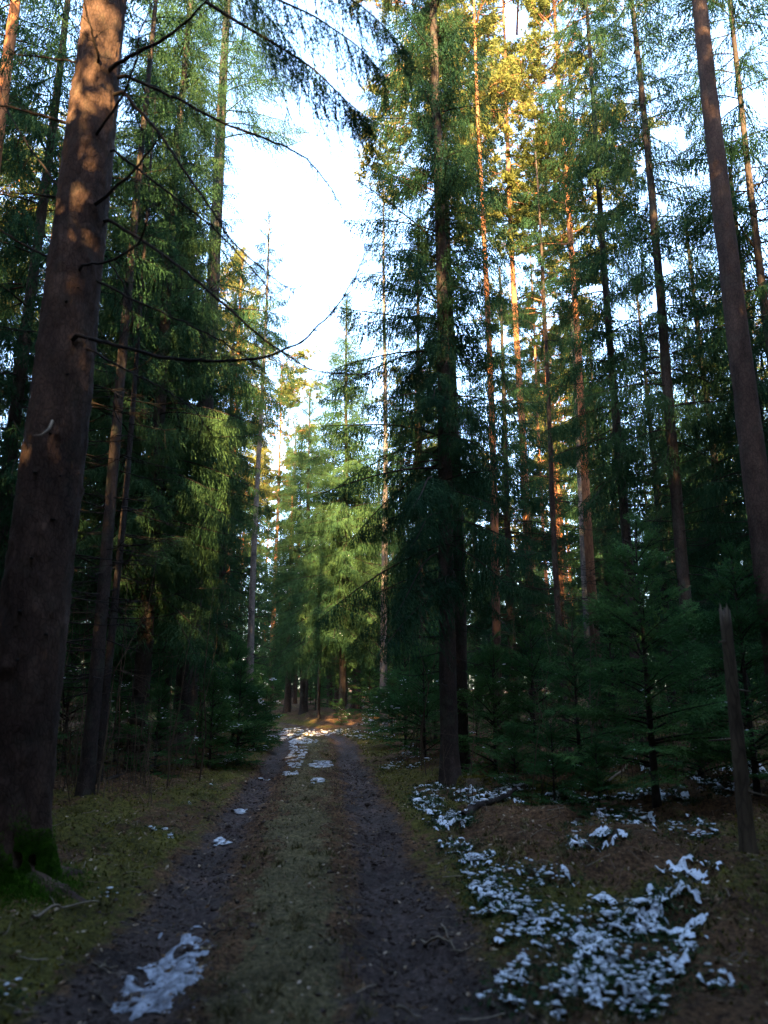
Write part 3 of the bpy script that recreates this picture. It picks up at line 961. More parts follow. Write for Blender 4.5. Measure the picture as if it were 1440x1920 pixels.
mesh_obj('trunk', hero_trunk(), hero)
HB = [  # polylines in the photo (px, py, distance) and root radius
    ([(218, 120, 5.8), (300, 78, 5.6), (345, 45, 5.5), (385, 3, 5.3), (420, -40, 5.2)], 0.020, 0),
    ([(236, 142, 5.95), (330, 183, 5.9), (420, 232, 5.8), (520, 268, 5.7), (572, 292, 5.6), (612, 340, 5.6), (642, 392, 5.5)], 0.017, 1),
    ([(230, 172, 5.9), (300, 250, 5.8), (340, 312, 5.7), (400, 398, 5.6), (430, 450, 5.5), (520, 530, 5.4), (560, 545, 5.4)], 0.017, 1),
    ([(190, 238, 5.75), (230, 182, 5.6), (258, 112, 5.4), (260, 60, 5.3), (285, 8, 5.2), (300, -30, 5.2)], 0.013, 0),
    ([(185, 110, 5.75), (172, 60, 5.6), (158, 10, 5.5), (155, -30, 5.4)], 0.013, 0),
    ([(200, 368, 5.75), (250, 322, 5.6), (290, 270, 5.5), (305, 250, 5.45)], 0.016, 0),
    ([(215, 282, 5.95), (330, 372, 5.9), (402, 428, 5.8), (470, 500, 5.7), (520, 560, 5.6)], 0.013, 1),
    ([(205, 413, 5.95), (290, 465, 5.9), (350, 510, 5.8), (420, 570, 5.7), (500, 642, 5.6), (590, 697, 5.5), (650, 702, 5.5), (716, 698, 5.4)], 0.017, 1),
    ([(155, 497, 5.75), (212, 490, 5.6), (262, 455, 5.5), (278, 410, 5.4), (282, 384, 5.4), (300, 382, 5.35)], 0.013, 0),
    ([(180, 526, 5.95), (250, 562, 5.9), (330, 598, 5.8), (420, 640, 5.7), (500, 700, 5.6)], 0.014, 1),
    ([(145, 628, 5.75), (205, 643, 5.5), (300, 670, 5.3), (400, 679, 5.2), (500, 670, 5.1), (570, 640, 5.05), (632, 575, 5.0), (668, 515, 5.0), (692, 460, 4.95)], 0.020, 1),
    ([(165, 655, 5.9), (250, 700, 5.8), (310, 730, 5.7), (362, 764, 5.6), (400, 820, 5.6)], 0.011, 1),
    ([(145, 237, 5.95), (60, 210, 5.9), (-5, 195, 5.8), (-60, 190, 5.8)], 0.020, 0),
    ([(150, 117, 6.0), (60, 105, 6.0), (-10, 100, 6.0)], 0.011, 0),
    ([(125, 372, 5.95), (60, 364, 5.9), (-20, 360, 5.8)], 0.013, 0),
    ([(112, 492, 5.95), (50, 463, 5.9), (-5, 428, 5.8), (-40, 400, 5.8)], 0.015, 0),
    ([(85, 622, 6.0), (40, 620, 6.0), (-10, 615, 6.0)], 0.008, 0),
    ([(110, 350, 6.05), (50, 270, 6.2), (10, 200, 6.3), (0, 160, 6.4)], 0.010, 0),
    ([(200, 480, 6.1), (245, 560, 6.2), (250, 640, 6.3), (262, 720, 6.3)], 0.009, 1),
]
r = np.random.default_rng(17)
for pts, rr, drop in HB:
    C_ = np.array([at(a, b, c) for a, b, c in pts]) - np.array([X0, Y0, Z0 - 0.02])
    t = np.linspace(0, len(C_) - 1, 5 * len(C_))
    # smooth resample
    P = np.stack([np.interp(t, np.arange(len(C_)), C_[:, k_]) for k_ in range(3)], 1)
    for _ in range(2):
        P[1:-1] = (P[:-2] + 2 * P[1:-1] + P[2:]) / 4
    P[1:-1] += r.normal(size=(len(P) - 2, 3)) * 0.004
    # root inside the trunk
    ang0 = math.atan2(P[0, 1], P[0, 0])
    P = np.concatenate([[[P[0, 0] * 0.4 + 0.006 * P[0, 2], P[0, 1] * 0.4, P[0, 2] - 0.02]], P])
    n = len(P)
    paths, rad = [P], [0.92 * np.concatenate([[rr * 1.25, rr * 1.1], np.linspace(rr, 0.004, n - 2)])]
    L = np.linalg.norm(np.diff(P, axis=0), axis=1).sum()
    for s in range(int(L * 17)):
        i_ = int(r.integers(3, n - 1)); l2 = r.uniform(0.08, 0.35) if drop else r.uniform(0.03, 0.22)
        T_ = nrm((P[i_] - P[i_ - 1])[None])[0]
        dv = nrm((T_ * 0.7 + r.normal(size=3) * 0.55 + np.array([0, 0, -0.35]))[None])[0]
        e = P[i_] + dv * l2
        paths.append(np.stack([P[i_], P[i_] + dv * l2 * 0.5 + r.normal(size=3) * 0.008, e + np.array([0, 0, -0.1 * l2])])); rad.append([0.0035, 0.0028, 0.0015])
    V, F = tubes(paths, rad, sides=7 if True else 5)
    mesh_obj('branch', mesh_np('branch', V, F, M['twig'], smooth=True), hero)
FB = [[(385, 3, 5.3), (440, 38, 5.3), (520, 85, 5.3), (590, 130, 5.2), (650, 190, 5.2), (690, 222, 5.2)],
      [(240, -150, 5.8), (380, -60, 5.5), (500, -10, 5.3), (590, 30, 5.2), (670, 85, 5.1), (720, 140, 5.0)],
      [(300, -260, 5.9), (480, -120, 5.4), (600, -40, 5.2), (690, 20, 5.0), (760, 90, 4.9)],
      [(330, -330, 5.9), (520, -200, 5.5), (660, -110, 5.2), (770, -30, 5.0)],
      [(230, -200, 6.2), (330, -110, 6.4), (440, -30, 6.6), (520, 50, 6.7), (575, 130, 6.8)]]
for pts in FB:
    C_ = np.array([at(a, b, c) for a, b, c in pts]) - np.array([X0, Y0, Z0 - 0.02])
    t = np.linspace(0, len(C_) - 1, 8 * len(C_))
    P = np.stack([np.interp(t, np.arange(len(C_)), C_[:, k_]) for k_ in range(3)], 1)
    for _ in range(3):
        P[1:-1] = (P[:-2] + 2 * P[1:-1] + P[2:]) / 4
    P = np.concatenate([[[0, 0, P[0, 2] - 0.05]], P]) if pts[0][0] < 350 else P
    leafs, paths, rad = [], [P], [np.linspace(0.016, 0.003, len(P))]
    n = len(P); i_ = r.integers(int(n * 0.3), n - 1, 190); fr = r.random(190)[:, None]
    Q = P[i_] * (1 - fr) + P[i_ + 1] * fr
    T_ = nrm(P[i_ + 1] - P[i_])
    side = nrm(np.cross(T_, [0, 0, 1.0])) * np.where(r.random(190) < 0.5, 1, -1)[:, None]
    D = nrm(T_ * 0.4 + side * r.uniform(0, 0.8, (190, 1)) + np.array([0, 0, -0.9]) + r.normal(size=(190, 3)) * 0.2)
    l2 = r.uniform(0.12, 0.75, 190) * (1.1 - 0.5 * i_ / n)
    leafs.append(needles(Q, D, l2, 0.020, 14, r))
    for q_ in (0.3, 0.55, 0.8):
        D2 = nrm(D + r.normal(size=(190, 3)) * 0.35 + np.array([0, 0, -0.4]))
        leafs.append(needles(Q + D * (l2 * q_)[:, None], D2, l2 * 0.45, 0.018, 7, r))
    lv = np.concatenate(leafs); tv, tf = tubes(paths, rad, sides=6); n0 = len(lv)
    me = mesh_np('leafy_branch', np.concatenate([lv, tv]), np.concatenate([np.arange(n0).reshape(-1, 3), tf + n0]), [M['spruce'], M['twig']],
                 np.concatenate([np.zeros(n0 // 3, int), np.ones(len(tf), int)]))
    mesh_obj('leafy_branch', me, hero)
# broken pale splinter and short stubs
C_ = np.array([at(100, 782, 5.62), at(92, 800, 5.5), at(78, 811, 5.45), at(62, 812, 5.42)]) - np.array([X0, Y0, Z0])
C_[0] = C_[0] * 0.9 + np.array([0, 0, C_[0, 2] * 0.1])
V, F = tubes([C_], [[0.013, 0.011, 0.009, 0.004]], sides=7)
mesh_obj('broken_branch', mesh_np('broken_branch', V, F, M['wood'], smooth=True), hero)['label'] = 'pale broken branch stub on the dark trunk'
for (a, b) in [(130, 693), (188, 715), (95, 806), (150, 812), (122, 882), (68, 882), (105, 965), (160, 760), (118, 1052), (40, 1140), (125, 560), (150, 530), (35, 1230), (100, 1180), (140, 640), (60, 1040)]:
    p = at(a, b, 5.78) - np.array([X0, Y0, Z0])
    q = math.hypot(p[0], p[1]); dv = np.array([p[0] / q, p[1] / q, -0.15])
    b0 = np.array([p[0], p[1], p[2]]) * np.array([0.20 / q, 0.20 / q, 1])
    V, F = tubes([np.stack([b0, b0 + dv * 0.05, b0 + dv * (0.07 + 0.05 * r.random())])], [[0.017, 0.013, 0.008]], sides=6)
    mesh_obj('branch_stub', mesh_np('branch_stub', V, F, M['twig'], smooth=True), hero)
for az_, L_ in [(-0.35, 1.0), (0.6, 0.8), (-1.5, 0.75), (-2.6, 0.8), (2.0, 0.8)]:
    q = np.linspace(0, 1, 9)
    dd = 0.16 + q * L_; bend = 0.12 * np.sin(q * 4 + az_)
    P = np.stack([dd * np.cos(az_ + bend), dd * np.sin(az_ + bend), 0 * q], 1)
    P[:, 2] = np.array([gz(X0 + a, Y0 + b) for a, b in P[:, :2]]) - Z0 + 0.13 * (1 - q) ** 2 - 0.03 - 0.06 * q
    V, F = tubes([P], [0.085 * (1 - q) + 0.028], sides=9)
    mesh_obj('root', mesh_np('root', V, F, M['bark_hero'], smooth=True), hero)
nm = 9000
rd = 0.3 + np.abs(r.normal(size=nm)) * 0.28; az = r.normal(size=nm) * 0.5 - 0.5
P = np.stack([np.cos(az) * rd, np.sin(az) * rd, 0 * rd], 1)
P[:, 2] = ground_z(X0 + P[:, 0], Y0 + P[:, 1]) - Z0 + np.clip(0.16 - 0.35 * (rd - 0.3), 0.0, 0.16) * r.random(nm)
D = nrm(r.normal(size=(nm, 3)) * 0.5 + np.array([0, -0.2, 1])) * r.uniform(0.01, 0.03, nm)[:, None]
S = nrm(np.cross(D, r.normal(size=(nm, 3)))) * 0.004
gm = mesh_obj('moss', mesh_np('root_moss', np.stack([P - S, P + S, P + D], 1).reshape(-1, 3), np.arange(3 * nm).reshape(-1, 3), M['mossbright']), hero)
gm['kind'] = 'stuff'
# moss on the foot (right side)
n = 16000
az = r.normal(size=n) * 0.45 - 0.55; hz = np.abs(r.normal(size=n)) * 0.17
kp = vnoise(az * 5, hz * 7, 66) > 0.25 + 0.9 * hz; az, hz = az[kp], hz[kp]; n = len(az)
rr = (0.285 * (1 + np.exp(-hz / 0.34) * (0.30 + 0.20 * np.sin(az * 4 + 0.8)))) + 0.005
P = np.stack([np.cos(az) * rr, np.sin(az) * rr, hz + 0.02], 1)
D = nrm(np.stack([np.cos(az), np.sin(az), r.uniform(-0.6, 0.5, n)], 1) + r.normal(size=(n, 3)) * 0.4) * r.uniform(0.008, 0.026, n)[:, None]
S = nrm(np.cross(D, r.normal(size=(n, 3)))) * 0.0035
V = np.stack([P - S, P + S, P + D], 1).reshape(-1, 3)
mo = mesh_obj('moss', mesh_np('foot_moss', V, np.arange(3 * n).reshape(-1, 3), M['mossbright']), hero)
mo['kind'] = 'stuff'; mo['label'] = 'bright green moss on the foot of the trunk'
# live crown of the hero, above the picture, plus boughs hanging into the top of it
mesh_obj('crown', crown_mesh('crown', 'spruce', 19.3, 10.2, 3.4, np.random.default_rng(77), lod=1.4, whorl=0.45, per=5, gap=0.1), hero)  # spread widened, out of view, to shut out overhead sky

# --- central dark spruce right of the track
tree(828, 600, 11.8, 0.28, 21.0, 'tall dark spruce at the right edge of the track with drooping boughs', seed=31, sides=20,
     crown=dict(base=3.0, R=1.75, whorl=0.36, per=5, gap=0.18, shape=0.35, lower=1.0, maxz=17.5, azf=lambda az, z: (1.22 if math.cos(az) < -0.2 else 0.8) if z < 7.5 else (1.0 if math.cos(az) < -0.2 else 0.8)), dead=True)
_o = [o for o in COL.objects if o.get('label', '').startswith('tall dark spruce at the right edge')][0]
mesh_obj('trunk_foliage', crown_mesh('trunk_foliage', 'spruce', 18.0, 4.5, 0.5, np.random.default_rng(311), whorl=0.22, per=5, gap=0.15, shape=0.15, lower=1.0, maxz=17.0, rtrunk=0.08), _o)
tree(858, 1150, 13.2, 0.27, 14.0, 'dark spruce trunk directly behind and right of the tall roadside spruce', seed=32,
     crown=dict(base=5.5, R=1.5, whorl=0.5, per=4, gap=0.2, shape=0.5, lower=0.9, lod=1.3))
# --- left side trunks
tree(178, 1280, 9.8, 0.19, 14.0, 'slim dark spruce trunk just right of the thick near trunk', seed=33, crown=dict(base=7.2, R=0.9, whorl=0.5, per=4, lod=1.4))
tree(205, 1200, 10.6, 0.12, 11.0, 'thin dark stem close behind the slim trunk on the left', seed=34, crown=dict(base=6.2, R=0.8, whorl=0.5, per=4, lod=1.4))
tree(92, 1300, 9.2, 0.20, 14.0, 'dark stem half hidden by the right side of the thick near trunk', seed=35, crown=dict(base=6.0, R=1.0, whorl=0.5, per=4, lod=1.4))
tree(265, 1280, 13.6, 0.32, 19.0, 'dense dark spruce left of the track with foliage hanging from top to eye level', seed=36,
     crown=dict(base=3.0, R=2.0, whorl=0.27, per=7, shape=0.40, lower=0.9, maxz=17.0, azf=lambda az, z: (0.62 if z > 7 else 0.95) if math.cos(az) > 0.2 else 1.0))
tree(355, 1200, 16.8, 0.50, 24.0, 'tall thick dark spruce trunk left of the track rising above its neighbours', seed=37, sides=18,
     crown=dict(base=6.0, R=2.6, whorl=0.46, per=5, gap=0.15, shape=0.5, lower=0.6, azf=lambda az, z: (0.8 if math.cos(az) < 0.3 else (1.0 if z < 12.2 else 0.3 if z < 15.2 else 1.1))))
tree(226, 850, 12.6, 0.13, 12.0, 'thin stem between the slim dark trunk and the dense spruce', seed=38, crown=dict(base=7.0, R=0.8, whorl=0.5, per=4, lod=1.4))
tree(468, 1290, 23.0, 0.235, 17.5, 'slender pale grey trunk rising behind the young spruces left of the track', name='spruce_tree', bark='bark_grey', seed=39,
     crown=dict(base=9.8, R=1.5, whorl=0.42, per=5, lod=1.4, gap=0.1), dz=(2, 7))
tree(719, 1250, 26.0, 0.27, 21.0, 'straight pale trunk behind the right verge near the end of the track', bark='bark_grey', seed=40,
     crown=dict(base=14, R=1.1, whorl=0.5, per=4, lod=1.6))
tree(8, 150, 11.0, 0.34, 20.0, 'reddish trunk cut by the left edge of the picture near the top', name='pine_tree', cat='pine', bark='bark_pine', seed=41,
     crown=dict(base=11, R=1.6, whorl=0.5, per=4, lod=1.6))
# --- sunlit centre spruces
tree(648, 900, 32.0, 0.30, 19.3, 'bushy spruce at the end of the track with sunlit top', seed=42, crown=dict(base=3.4, R=3.0, whorl=0.26, per=8, shape=0.75, lower=0.9, lod=1.5))
tree(575, 1000, 38.0, 0.28, 17.0, 'yellow green spruce left of the bushy spruce at the end of the track', seed=43, crown=dict(base=3.2, R=2.6, whorl=0.28, per=8, shape=0.75, lower=0.9, lod=1.7))
tree(790, 900, 26.0, 0.30, 19.5, 'sunlit golden spruce showing behind the left side of the dark roadside spruce', seed=44, crown=dict(base=5.0, R=2.0, whorl=0.36, per=6, shape=0.6, lower=0.8, lod=1.4))
tree(455, 500, 33.0, 0.34, 22.5, 'spruce with golden lit crown beside the tall dark trunk left of the sky gap', name='pine_tree', cat='pine', bark='bark_pine', seed=45,
     crown=dict(base=9.5, R=2.6, whorl=0.40, per=6, shape=0.6, lod=1.5, mat='pine'))
# --- small stems near the end of the track
for (px, Y, dia, H, lab) in [(540, 41, 0.34, 12, 'orange lit trunk left of the dark stems at the end of the track'), (598, 34, 0.16, 9, 'thin dark stem standing in the middle of the track end'),
                             (632, 42, 0.30, 13, 'trunk with an orange sun spot low at the track end'), (648, 35.5, 0.26, 13, 'pale thin trunk below the bushy sunlit spruce'),
                             (668, 41, 0.5, 14, 'broad reddish trunk right of the pale thin trunk at the track end'), (575, 41, 0.2, 13, 'dark slim stem between the orange lit trunks at the track end')]:
    tree(px, 1280, Y, dia, H, lab, seed=int(px), bark='bark_pine' if px in (540, 632, 668) else 'bark_grey' if px == 648 else 'bark',
         crown=dict(base=H * 0.5, R=1.2, whorl=0.5, per=5, lod=1.8), name='pine_tree' if px in (540, 632, 668) else 'spruce_tree', cat='pine' if px in (540, 632, 668) else 'spruce')

#--SECTION right
pcA = pine_crown_mesh('crown', 27.0, 15.0, 2.6, np.random.default_rng(201), 1.3)
pcB = pine_crown_mesh('crown', 25.0, 11.5, 2.3, np.random.default_rng(202), 1.3)
pcC = pine_crown_mesh('crown', 23.0, 9.0, 2.0, np.random.default_rng(203), 1.1)
PN = dict(name='pine_tree', cat='pine', bark='bark_pine', dead=False)
tree(972, 640, 21.0, 0.27, 27.0, 'slim orange barked pine, first lit trunk right of the dark roadside spruce', cmesh=pcA, seed=51, **PN)
tree(1068, 450, 20.0, 0.28, 27.0, 'stouter orange pine trunk lit on its left side, second from the roadside spruce', cmesh=pcB, seed=52, **PN)
tree(1022, 640, 27.0, 0.22, 25.0, 'thin sunlit pine between the two taller orange pines', cmesh=pcC, seed=53, **PN)
tree(992, 450, 30.0, 0.18, 23.0, 'thinnest far pine just right of the first orange pine', cmesh=pcC, seed=54, **PN)
tree(906, 500, 16.0, 0.20, 21.0, 'slender brown trunk just right of the roadside spruce', name='pine_tree', cat='pine', bark='bark_pine', seed=55,
     crown=dict(base=8.0, R=1.0, whorl=0.55, per=4, gap=0.3, lod=1.3))
tree(818, 100, 17.5, 0.26, 25.0, 'pine with orange lit upper trunk directly behind the roadside spruce', cmesh=pcB, seed=56, **PN)
tree(1042, 1000, 15.5, 0.15, 14.0, 'thin black stem in front of the golden gap on the right', seed=57, crown=dict(base=8.5, R=1.0, whorl=0.5, per=4, lod=1.4))
tree(1155, 800, 14.5, 0.22, 20.0, 'dark spruce with hanging boughs, left one of the dark pair right of the orange pines', seed=58,
     crown=dict(base=5.5, R=1.5, whorl=0.40, per=6, gap=0.20, shape=0.45, lower=0.9, lod=1.15))
tree(1240, 640, 13.0, 0.24, 19.5, 'dark spruce leaning slightly left, right one of the dark pair', seed=59,
     crown=dict(base=5.5, R=1.6, whorl=0.40, per=6, gap=0.20, shape=0.45, lower=0.9, lod=1.15))
tree(1362, 420, 9.0, 0.36, 19.0, 'thick bare grey brown trunk near the right edge of the picture', seed=60, sides=24, bark='bark_hero',
     crown=dict(base=12.0, R=1.8, whorl=0.5, per=4, lod=1.4), dead=False)
tree(1400, 300, 11.5, 0.20, 17.0, 'slimmer dark trunk right of the thick bare trunk, at the right edge', seed=61,
     crown=dict(base=5.6, R=1.9, whorl=0.42, per=5, gap=0.1, shape=0.5, lod=1.2))
tree(1092, 1000, 22.0, 0.30, 13.0, 'greyish trunk in front of the golden foliage on the right', bark='bark_grey', seed=62, crown=dict(base=8.5, R=1.6, whorl=0.45, per=5, lod=1.6))
tree(945, 800, 19.0, 0.24, 13.0, 'dark green spruce filling the space between roadside spruce and orange pine', seed=63, crown=dict(base=2.0, R=2.1, whorl=0.38, per=6, shape=0.7, lod=1.3))
tree(1110, 700, 25.0, 0.28, 14.0, 'yellow green lit spruce low between the right hand pines', seed=64, crown=dict(base=3.0, R=2.4, whorl=0.36, per=6, shape=0.7, lod=1.5))
tree(1320, 700, 17.0, 0.26, 13.0, 'spruce behind the thick bare trunk with golden lit top', seed=65, crown=dict(base=3.0, R=2.0, whorl=0.40, per=6, shape=0.65, lod=1.4))
tree(1215, 800, 21.0, 0.26, 13.5, 'spruce between the dark pair of trunks, farther back', seed=66, crown=dict(base=2.5, R=2.0, whorl=0.40, per=6, shape=0.65, lod=1.5))
tree(1420, 700, 13.0, 0.26, 11.5, 'dark spruce crown closing the right edge behind the thick bare trunk', seed=67, crown=dict(base=2.0, R=2.1, whorl=0.40, per=6, shape=0.6, lod=1.3))
tree(60, 500, 12.5, 0.28, 20.0, 'spruce behind the thick near trunk with foliage on its left', seed=68, crown=dict(base=3.5, R=2.2, whorl=0.42, per=5, gap=0.1, shape=0.5, lod=1.25))
tree(-40, 500, 15.5, 0.3, 19.0, 'spruce foliage at the left edge behind the near trunk', seed=69, crown=dict(base=3.0, R=2.3, whorl=0.42, per=6, shape=0.55, lod=1.4))
tree(130, 900, 19.0, 0.28, 18.0, 'spruce deep in the left wood behind the slim trunks', seed=70, crown=dict(base=3.0, R=2.3, whorl=0.42, per=6, shape=0.6, lod=1.5))
tree(300, 900, 21.0, 0.28, 18.0, 'spruce between the dense dark spruce and the tall thick trunk, farther back', seed=71, crown=dict(base=2.6, R=2.2, whorl=0.42, per=6, shape=0.6, lod=1.5))
tree(420, 1000, 24.0, 0.26, 15.0, 'spruce behind the tall thick trunk left of the pale slender one', seed=72, crown=dict(base=2.2, R=2.2, whorl=0.40, per=6, shape=0.7, lod=1.5))

tree(215, 1000, 16.5, 0.24, 16.0, 'spruce filling the dark gap right of the two thin left stems', seed=73, crown=dict(base=1.8, R=2.0, whorl=0.38, per=6, shape=0.55, lod=1.4))
tree(330, 1000, 19.0, 0.24, 15.0, 'spruce right behind the dense dark one, left of the tall thick trunk', seed=74, crown=dict(base=1.8, R=1.9, whorl=0.38, per=6, shape=0.6, lod=1.5))
# snag at the right edge
x, y, z = base_at(1404, 1600, 6.4)
o = tag(empty('dead_trunk', (x, y, z)), 'thin broken dead stem standing upright near the right edge', 'dead tree')
mesh_obj('trunk', trunk_mesh('trunk', 1.88, 0.062, 0.045, M['deadpole'], 8, sides=16, rings=30, wob=0.02, flare=1.25, top_break=True), o)
for k_, (zz, aa) in enumerate([(0.9, 2.8), (1.3, 0.4), (1.7, 4.0), (0.5, 5.2)]):
    dv = np.array([math.cos(aa), math.sin(aa), -0.1]); b0 = np.array([0, 0, zz])
    V, F = tubes([np.stack([b0, b0 + dv * 0.12, b0 + dv * 0.22])], [[0.012, 0.009, 0.005]], sides=5)
    mesh_obj('branch_stub', mesh_np('branch_stub', V, F, M['deadpole'], smooth=True), o)

# --- young spruces
def young_mesh(H, R, seed, lod=1.0, base=0.12, mat='young', style='flat'):
    return crown_mesh('crown', mat, H, base, R, np.random.default_rng(seed), style=style, lod=lod, whorl=0.17 * (0.6 + H / 5), per=5, shape=0.8, lower=0.75, rtrunk=0.01)


YM = {2.0: [young_mesh(2.0, 0.85, 301, 1.2), young_mesh(2.0, 0.8, 302, 1.2), young_mesh(2.0, 0.95, 303, 1.2)],
      3.6: [young_mesh(3.6, 1.25, 304, 1.3, 0.4), young_mesh(3.6, 1.15, 305, 1.3, 0.5)]}
YT = {k_: trunk_mesh('trunk', k_ - 0.1, 0.012 * k_ + 0.008, 0.004, M['bark'], 5, sides=6, rings=10, wob=0.01) for k_ in YM}


def young(px, Y, H, label, group='young spruces under the tall trees', k_=None, var=None, rz=None):
    if k_ is None:
        k_ = 2.0 if H < 2.7 else 3.6
    x = float(at(px, 1300, Y)[0])
    v = YM[k_][var if var is not None else int(abs(px * 3 + Y * 17)) % len(YM[k_])]
    s = H / k_
    o = empty('young_spruce', (x, Y, gz(x, Y) - 0.02), (px * 0.37) % 6.28 if rz is None else rz, s)
    tag(o, label, 'young spruce', group)
    mesh_obj('trunk', YT[k_], o); mesh_obj('crown', v, o)
    return o


young(1215, 8.6, 3.3, 'largest young spruce, bright green, below the dark pair of trunks on the right', k_=3.6)
young(1400, 9.2, 3.0, 'young spruce touching the right edge beside the broken dead stem', k_=3.6)
young(1080, 10.6, 2.5, 'young spruce left of the largest one, under the thin black stem', k_=3.6, var=1)
young(1000, 12.4, 2.3, 'young spruce between the roadside spruce and the middle of the right wood')
young(925, 13.0, 2.2, 'young spruce next on the right of the roadside spruce trunk')
young(1300, 11.0, 2.4, 'young spruce behind the gap between the largest young spruce and the dead stem')
young(1150, 12.6, 2.6, 'young spruce behind the largest one on its left')
young(1030, 9.6, 1.1, 'low young spruce at the front of the thicket on the right')
young(1110, 8.4, 0.9, 'small young spruce in front of the largest one')
young(960, 10.9, 1.0, 'smallest young spruce beside the snowy patch behind the roadside spruce')
young(795, 15.5, 2.2, 'young spruce left of the roadside spruce trunk, boughs towards the verge')
young(760, 19.0, 2.6, 'young spruce on the snowy right verge near the pale trunk')
young(815, 21.0, 3.4, 'taller young spruce behind the roadside spruce on its left')
young(700, 26.0, 1.2, 'low young spruce on the snowy bank at the end of the track')
young(735, 23.0, 1.8, 'young spruce with dusted twigs before the pale straight trunk')
young(640, 29.0, 0.9, 'tiny spruce in the bend of the track')
young(450, 15.0, 1.9, 'front young spruce of the bright green thicket left of the track', group='young spruces in the thicket left of the track')
young(400, 14.0, 1.8, 'young spruce at the foot of the tall thick trunk left of the track', group='young spruces in the thicket left of the track')
young(480, 18.5, 1.6, 'young spruce of the thicket that reaches nearest to the track', group='young spruces in the thicket left of the track')
young(440, 18.5, 2.6, 'tallest young spruce of the thicket left of the track', group='young spruces in the thicket left of the track')
young(500, 23.0, 1.5, 'last young spruce of the thicket, beside the pale slender trunk', group='young spruces in the thicket left of the track')
young(380, 17.5, 2.4, 'young spruce behind the tall thick trunk on the left', group='young spruces in the thicket left of the track')
young(300, 13.0, 1.6, 'dim young spruce under the dense dark spruce', group='young spruces in the dark left wood')
young(225, 14.5, 2.2, 'dim young spruce between the slim trunks of the left wood', group='young spruces in the dark left wood')
young(130, 12.5, 2.4, 'dim young spruce right behind the thick near trunk', group='young spruces in the dark left wood')

def snow_on(o, n, zlo, zhi, r, size=0.012):
    cr = [c for c in o.children if c.name.startswith('crown')][0]
    me = cr.data
    co = np.empty(len(me.vertices) * 3, np.float32); me.vertices.foreach_get('co', co); co = co.reshape(-1, 3)
    q = co[(co[:, 2] > zlo) & (co[:, 2] < zhi)]
    q = q[np.hypot(q[:, 0], q[:, 1]) > np.percentile(np.hypot(q[:, 0], q[:, 1]), 45)]
    key = vnoise(q[:, 0] * 3, q[:, 1] * 3 + q[:, 2] * 5, 7)
    q = q[key > 0.74]
    q = q[r.choice(len(q), min(n, len(q)), replace=False)] + np.array([0, 0, 0.008])
    V, F = lumps(q, size * np.exp(r.normal(size=len(q)) * 0.4), 0.4, r)
    sn = mesh_obj('snow', mesh_np('bough_snow', V, F, M['snow'], smooth=True), o)
    sn['kind'] = 'stuff'; sn.rotation_euler = cr.rotation_euler


r = np.random.default_rng(808)
for o in list(COL.objects):
    if o.parent is None and o.name.startswith('young_spruce'):
        d_ = o.location.y
        snow_on(o, 70 if o.location.x < 0 or d_ > 15 else 25, 0.15, 1.5, r, 0.006 + 0.0005 * d_)
    elif o.parent is None and o.get('label', '').startswith(('bushy spruce', 'slender pale', 'spruce behind the tall')):
        snow_on(o, 150, 3.0, 12.0, r, 0.018)

r = np.random.default_rng(606)


def fallen(pxs, r0, r1, name, label, cat, mat, lift=0.02, snow=0, sides=8):
    C_ = np.array([on_ground(a, b) for a, b in pxs])
    t = np.linspace(0, len(C_) - 1, 12)
    P = np.stack([np.interp(t, np.arange(len(C_)), C_[:, k_]) for k_ in range(3)], 1)
    P[1:-1, :2] += r.normal(size=(10, 2)) * r0 * 0.3
    P[:, 2] = ground_z(P[:, 0], P[:, 1]) + r0 * 0.6 + lift
    V, F = tubes([P], [np.linspace(r0, r1, 12) * r.uniform(0.9, 1.1, 12)], sides=sides)
    o = mesh_obj(name, mesh_np(name, V, F, M[mat], smooth=True))
    tag(o, label, cat)
    if snow:
        i_ = r.integers(0, 11, snow); f_ = r.random(snow)[:, None]
        Q = P[i_] * (1 - f_) + P[i_ + 1] * f_ + r.normal(size=(snow, 3)) * r0 * 0.35
        Q[:, 2] = (P[i_] * (1 - f_) + P[i_ + 1] * f_)[:, 2] + r0 * 0.9
        V, F = lumps(Q, 0.016 * np.exp(r.normal(size=snow) * 0.5), 0.45, r)
        sn = mesh_obj('snow', mesh_np('log_snow', V, F, M['snow'], smooth=True), o); sn['kind'] = 'stuff'
    return o


fallen([(866, 1540), (920, 1512), (985, 1486)], 0.055, 0.035, 'fallen_log', 'low mossy log dusted with snow behind the near verge plants', 'log', 'bark', snow=45)
fallen([(1090, 1515), (1140, 1500), (1195, 1498)], 0.03, 0.02, 'fallen_branch', 'dark fallen branch among the snow in the right wood', 'branch', 'twig', snow=40)
fallen([(790, 1772), (850, 1784), (905, 1786)], 0.009, 0.004, 'fallen_stick', 'thin pale stick lying across the right wheel rut', 'stick', 'wood')
fallen([(828, 1740), (838, 1760), (848, 1776)], 0.006, 0.003, 'fallen_stick', 'short stick lying above the thin pale one in the right rut', 'stick', 'wood')
fallen([(742, 1900), (790, 1908)], 0.008, 0.005, 'fallen_stick', 'pale stick at the bottom edge between grass strip and right rut', 'stick', 'wood')
fallen([(183, 1824), (220, 1815)], 0.007, 0.004, 'fallen_stick', 'small pale stick left of the icy snow patch', 'stick', 'wood')
fallen([(400, 1762), (425, 1745)], 0.007, 0.004, 'fallen_stick', 'dark stick on the left side of the grass strip above the icy patch', 'stick', 'twig')
fallen([(60, 1735), (120, 1712), (190, 1700)], 0.012, 0.005, 'fallen_branch', 'dead branch lying in front of the mossy foot of the near trunk', 'branch', 'wood')
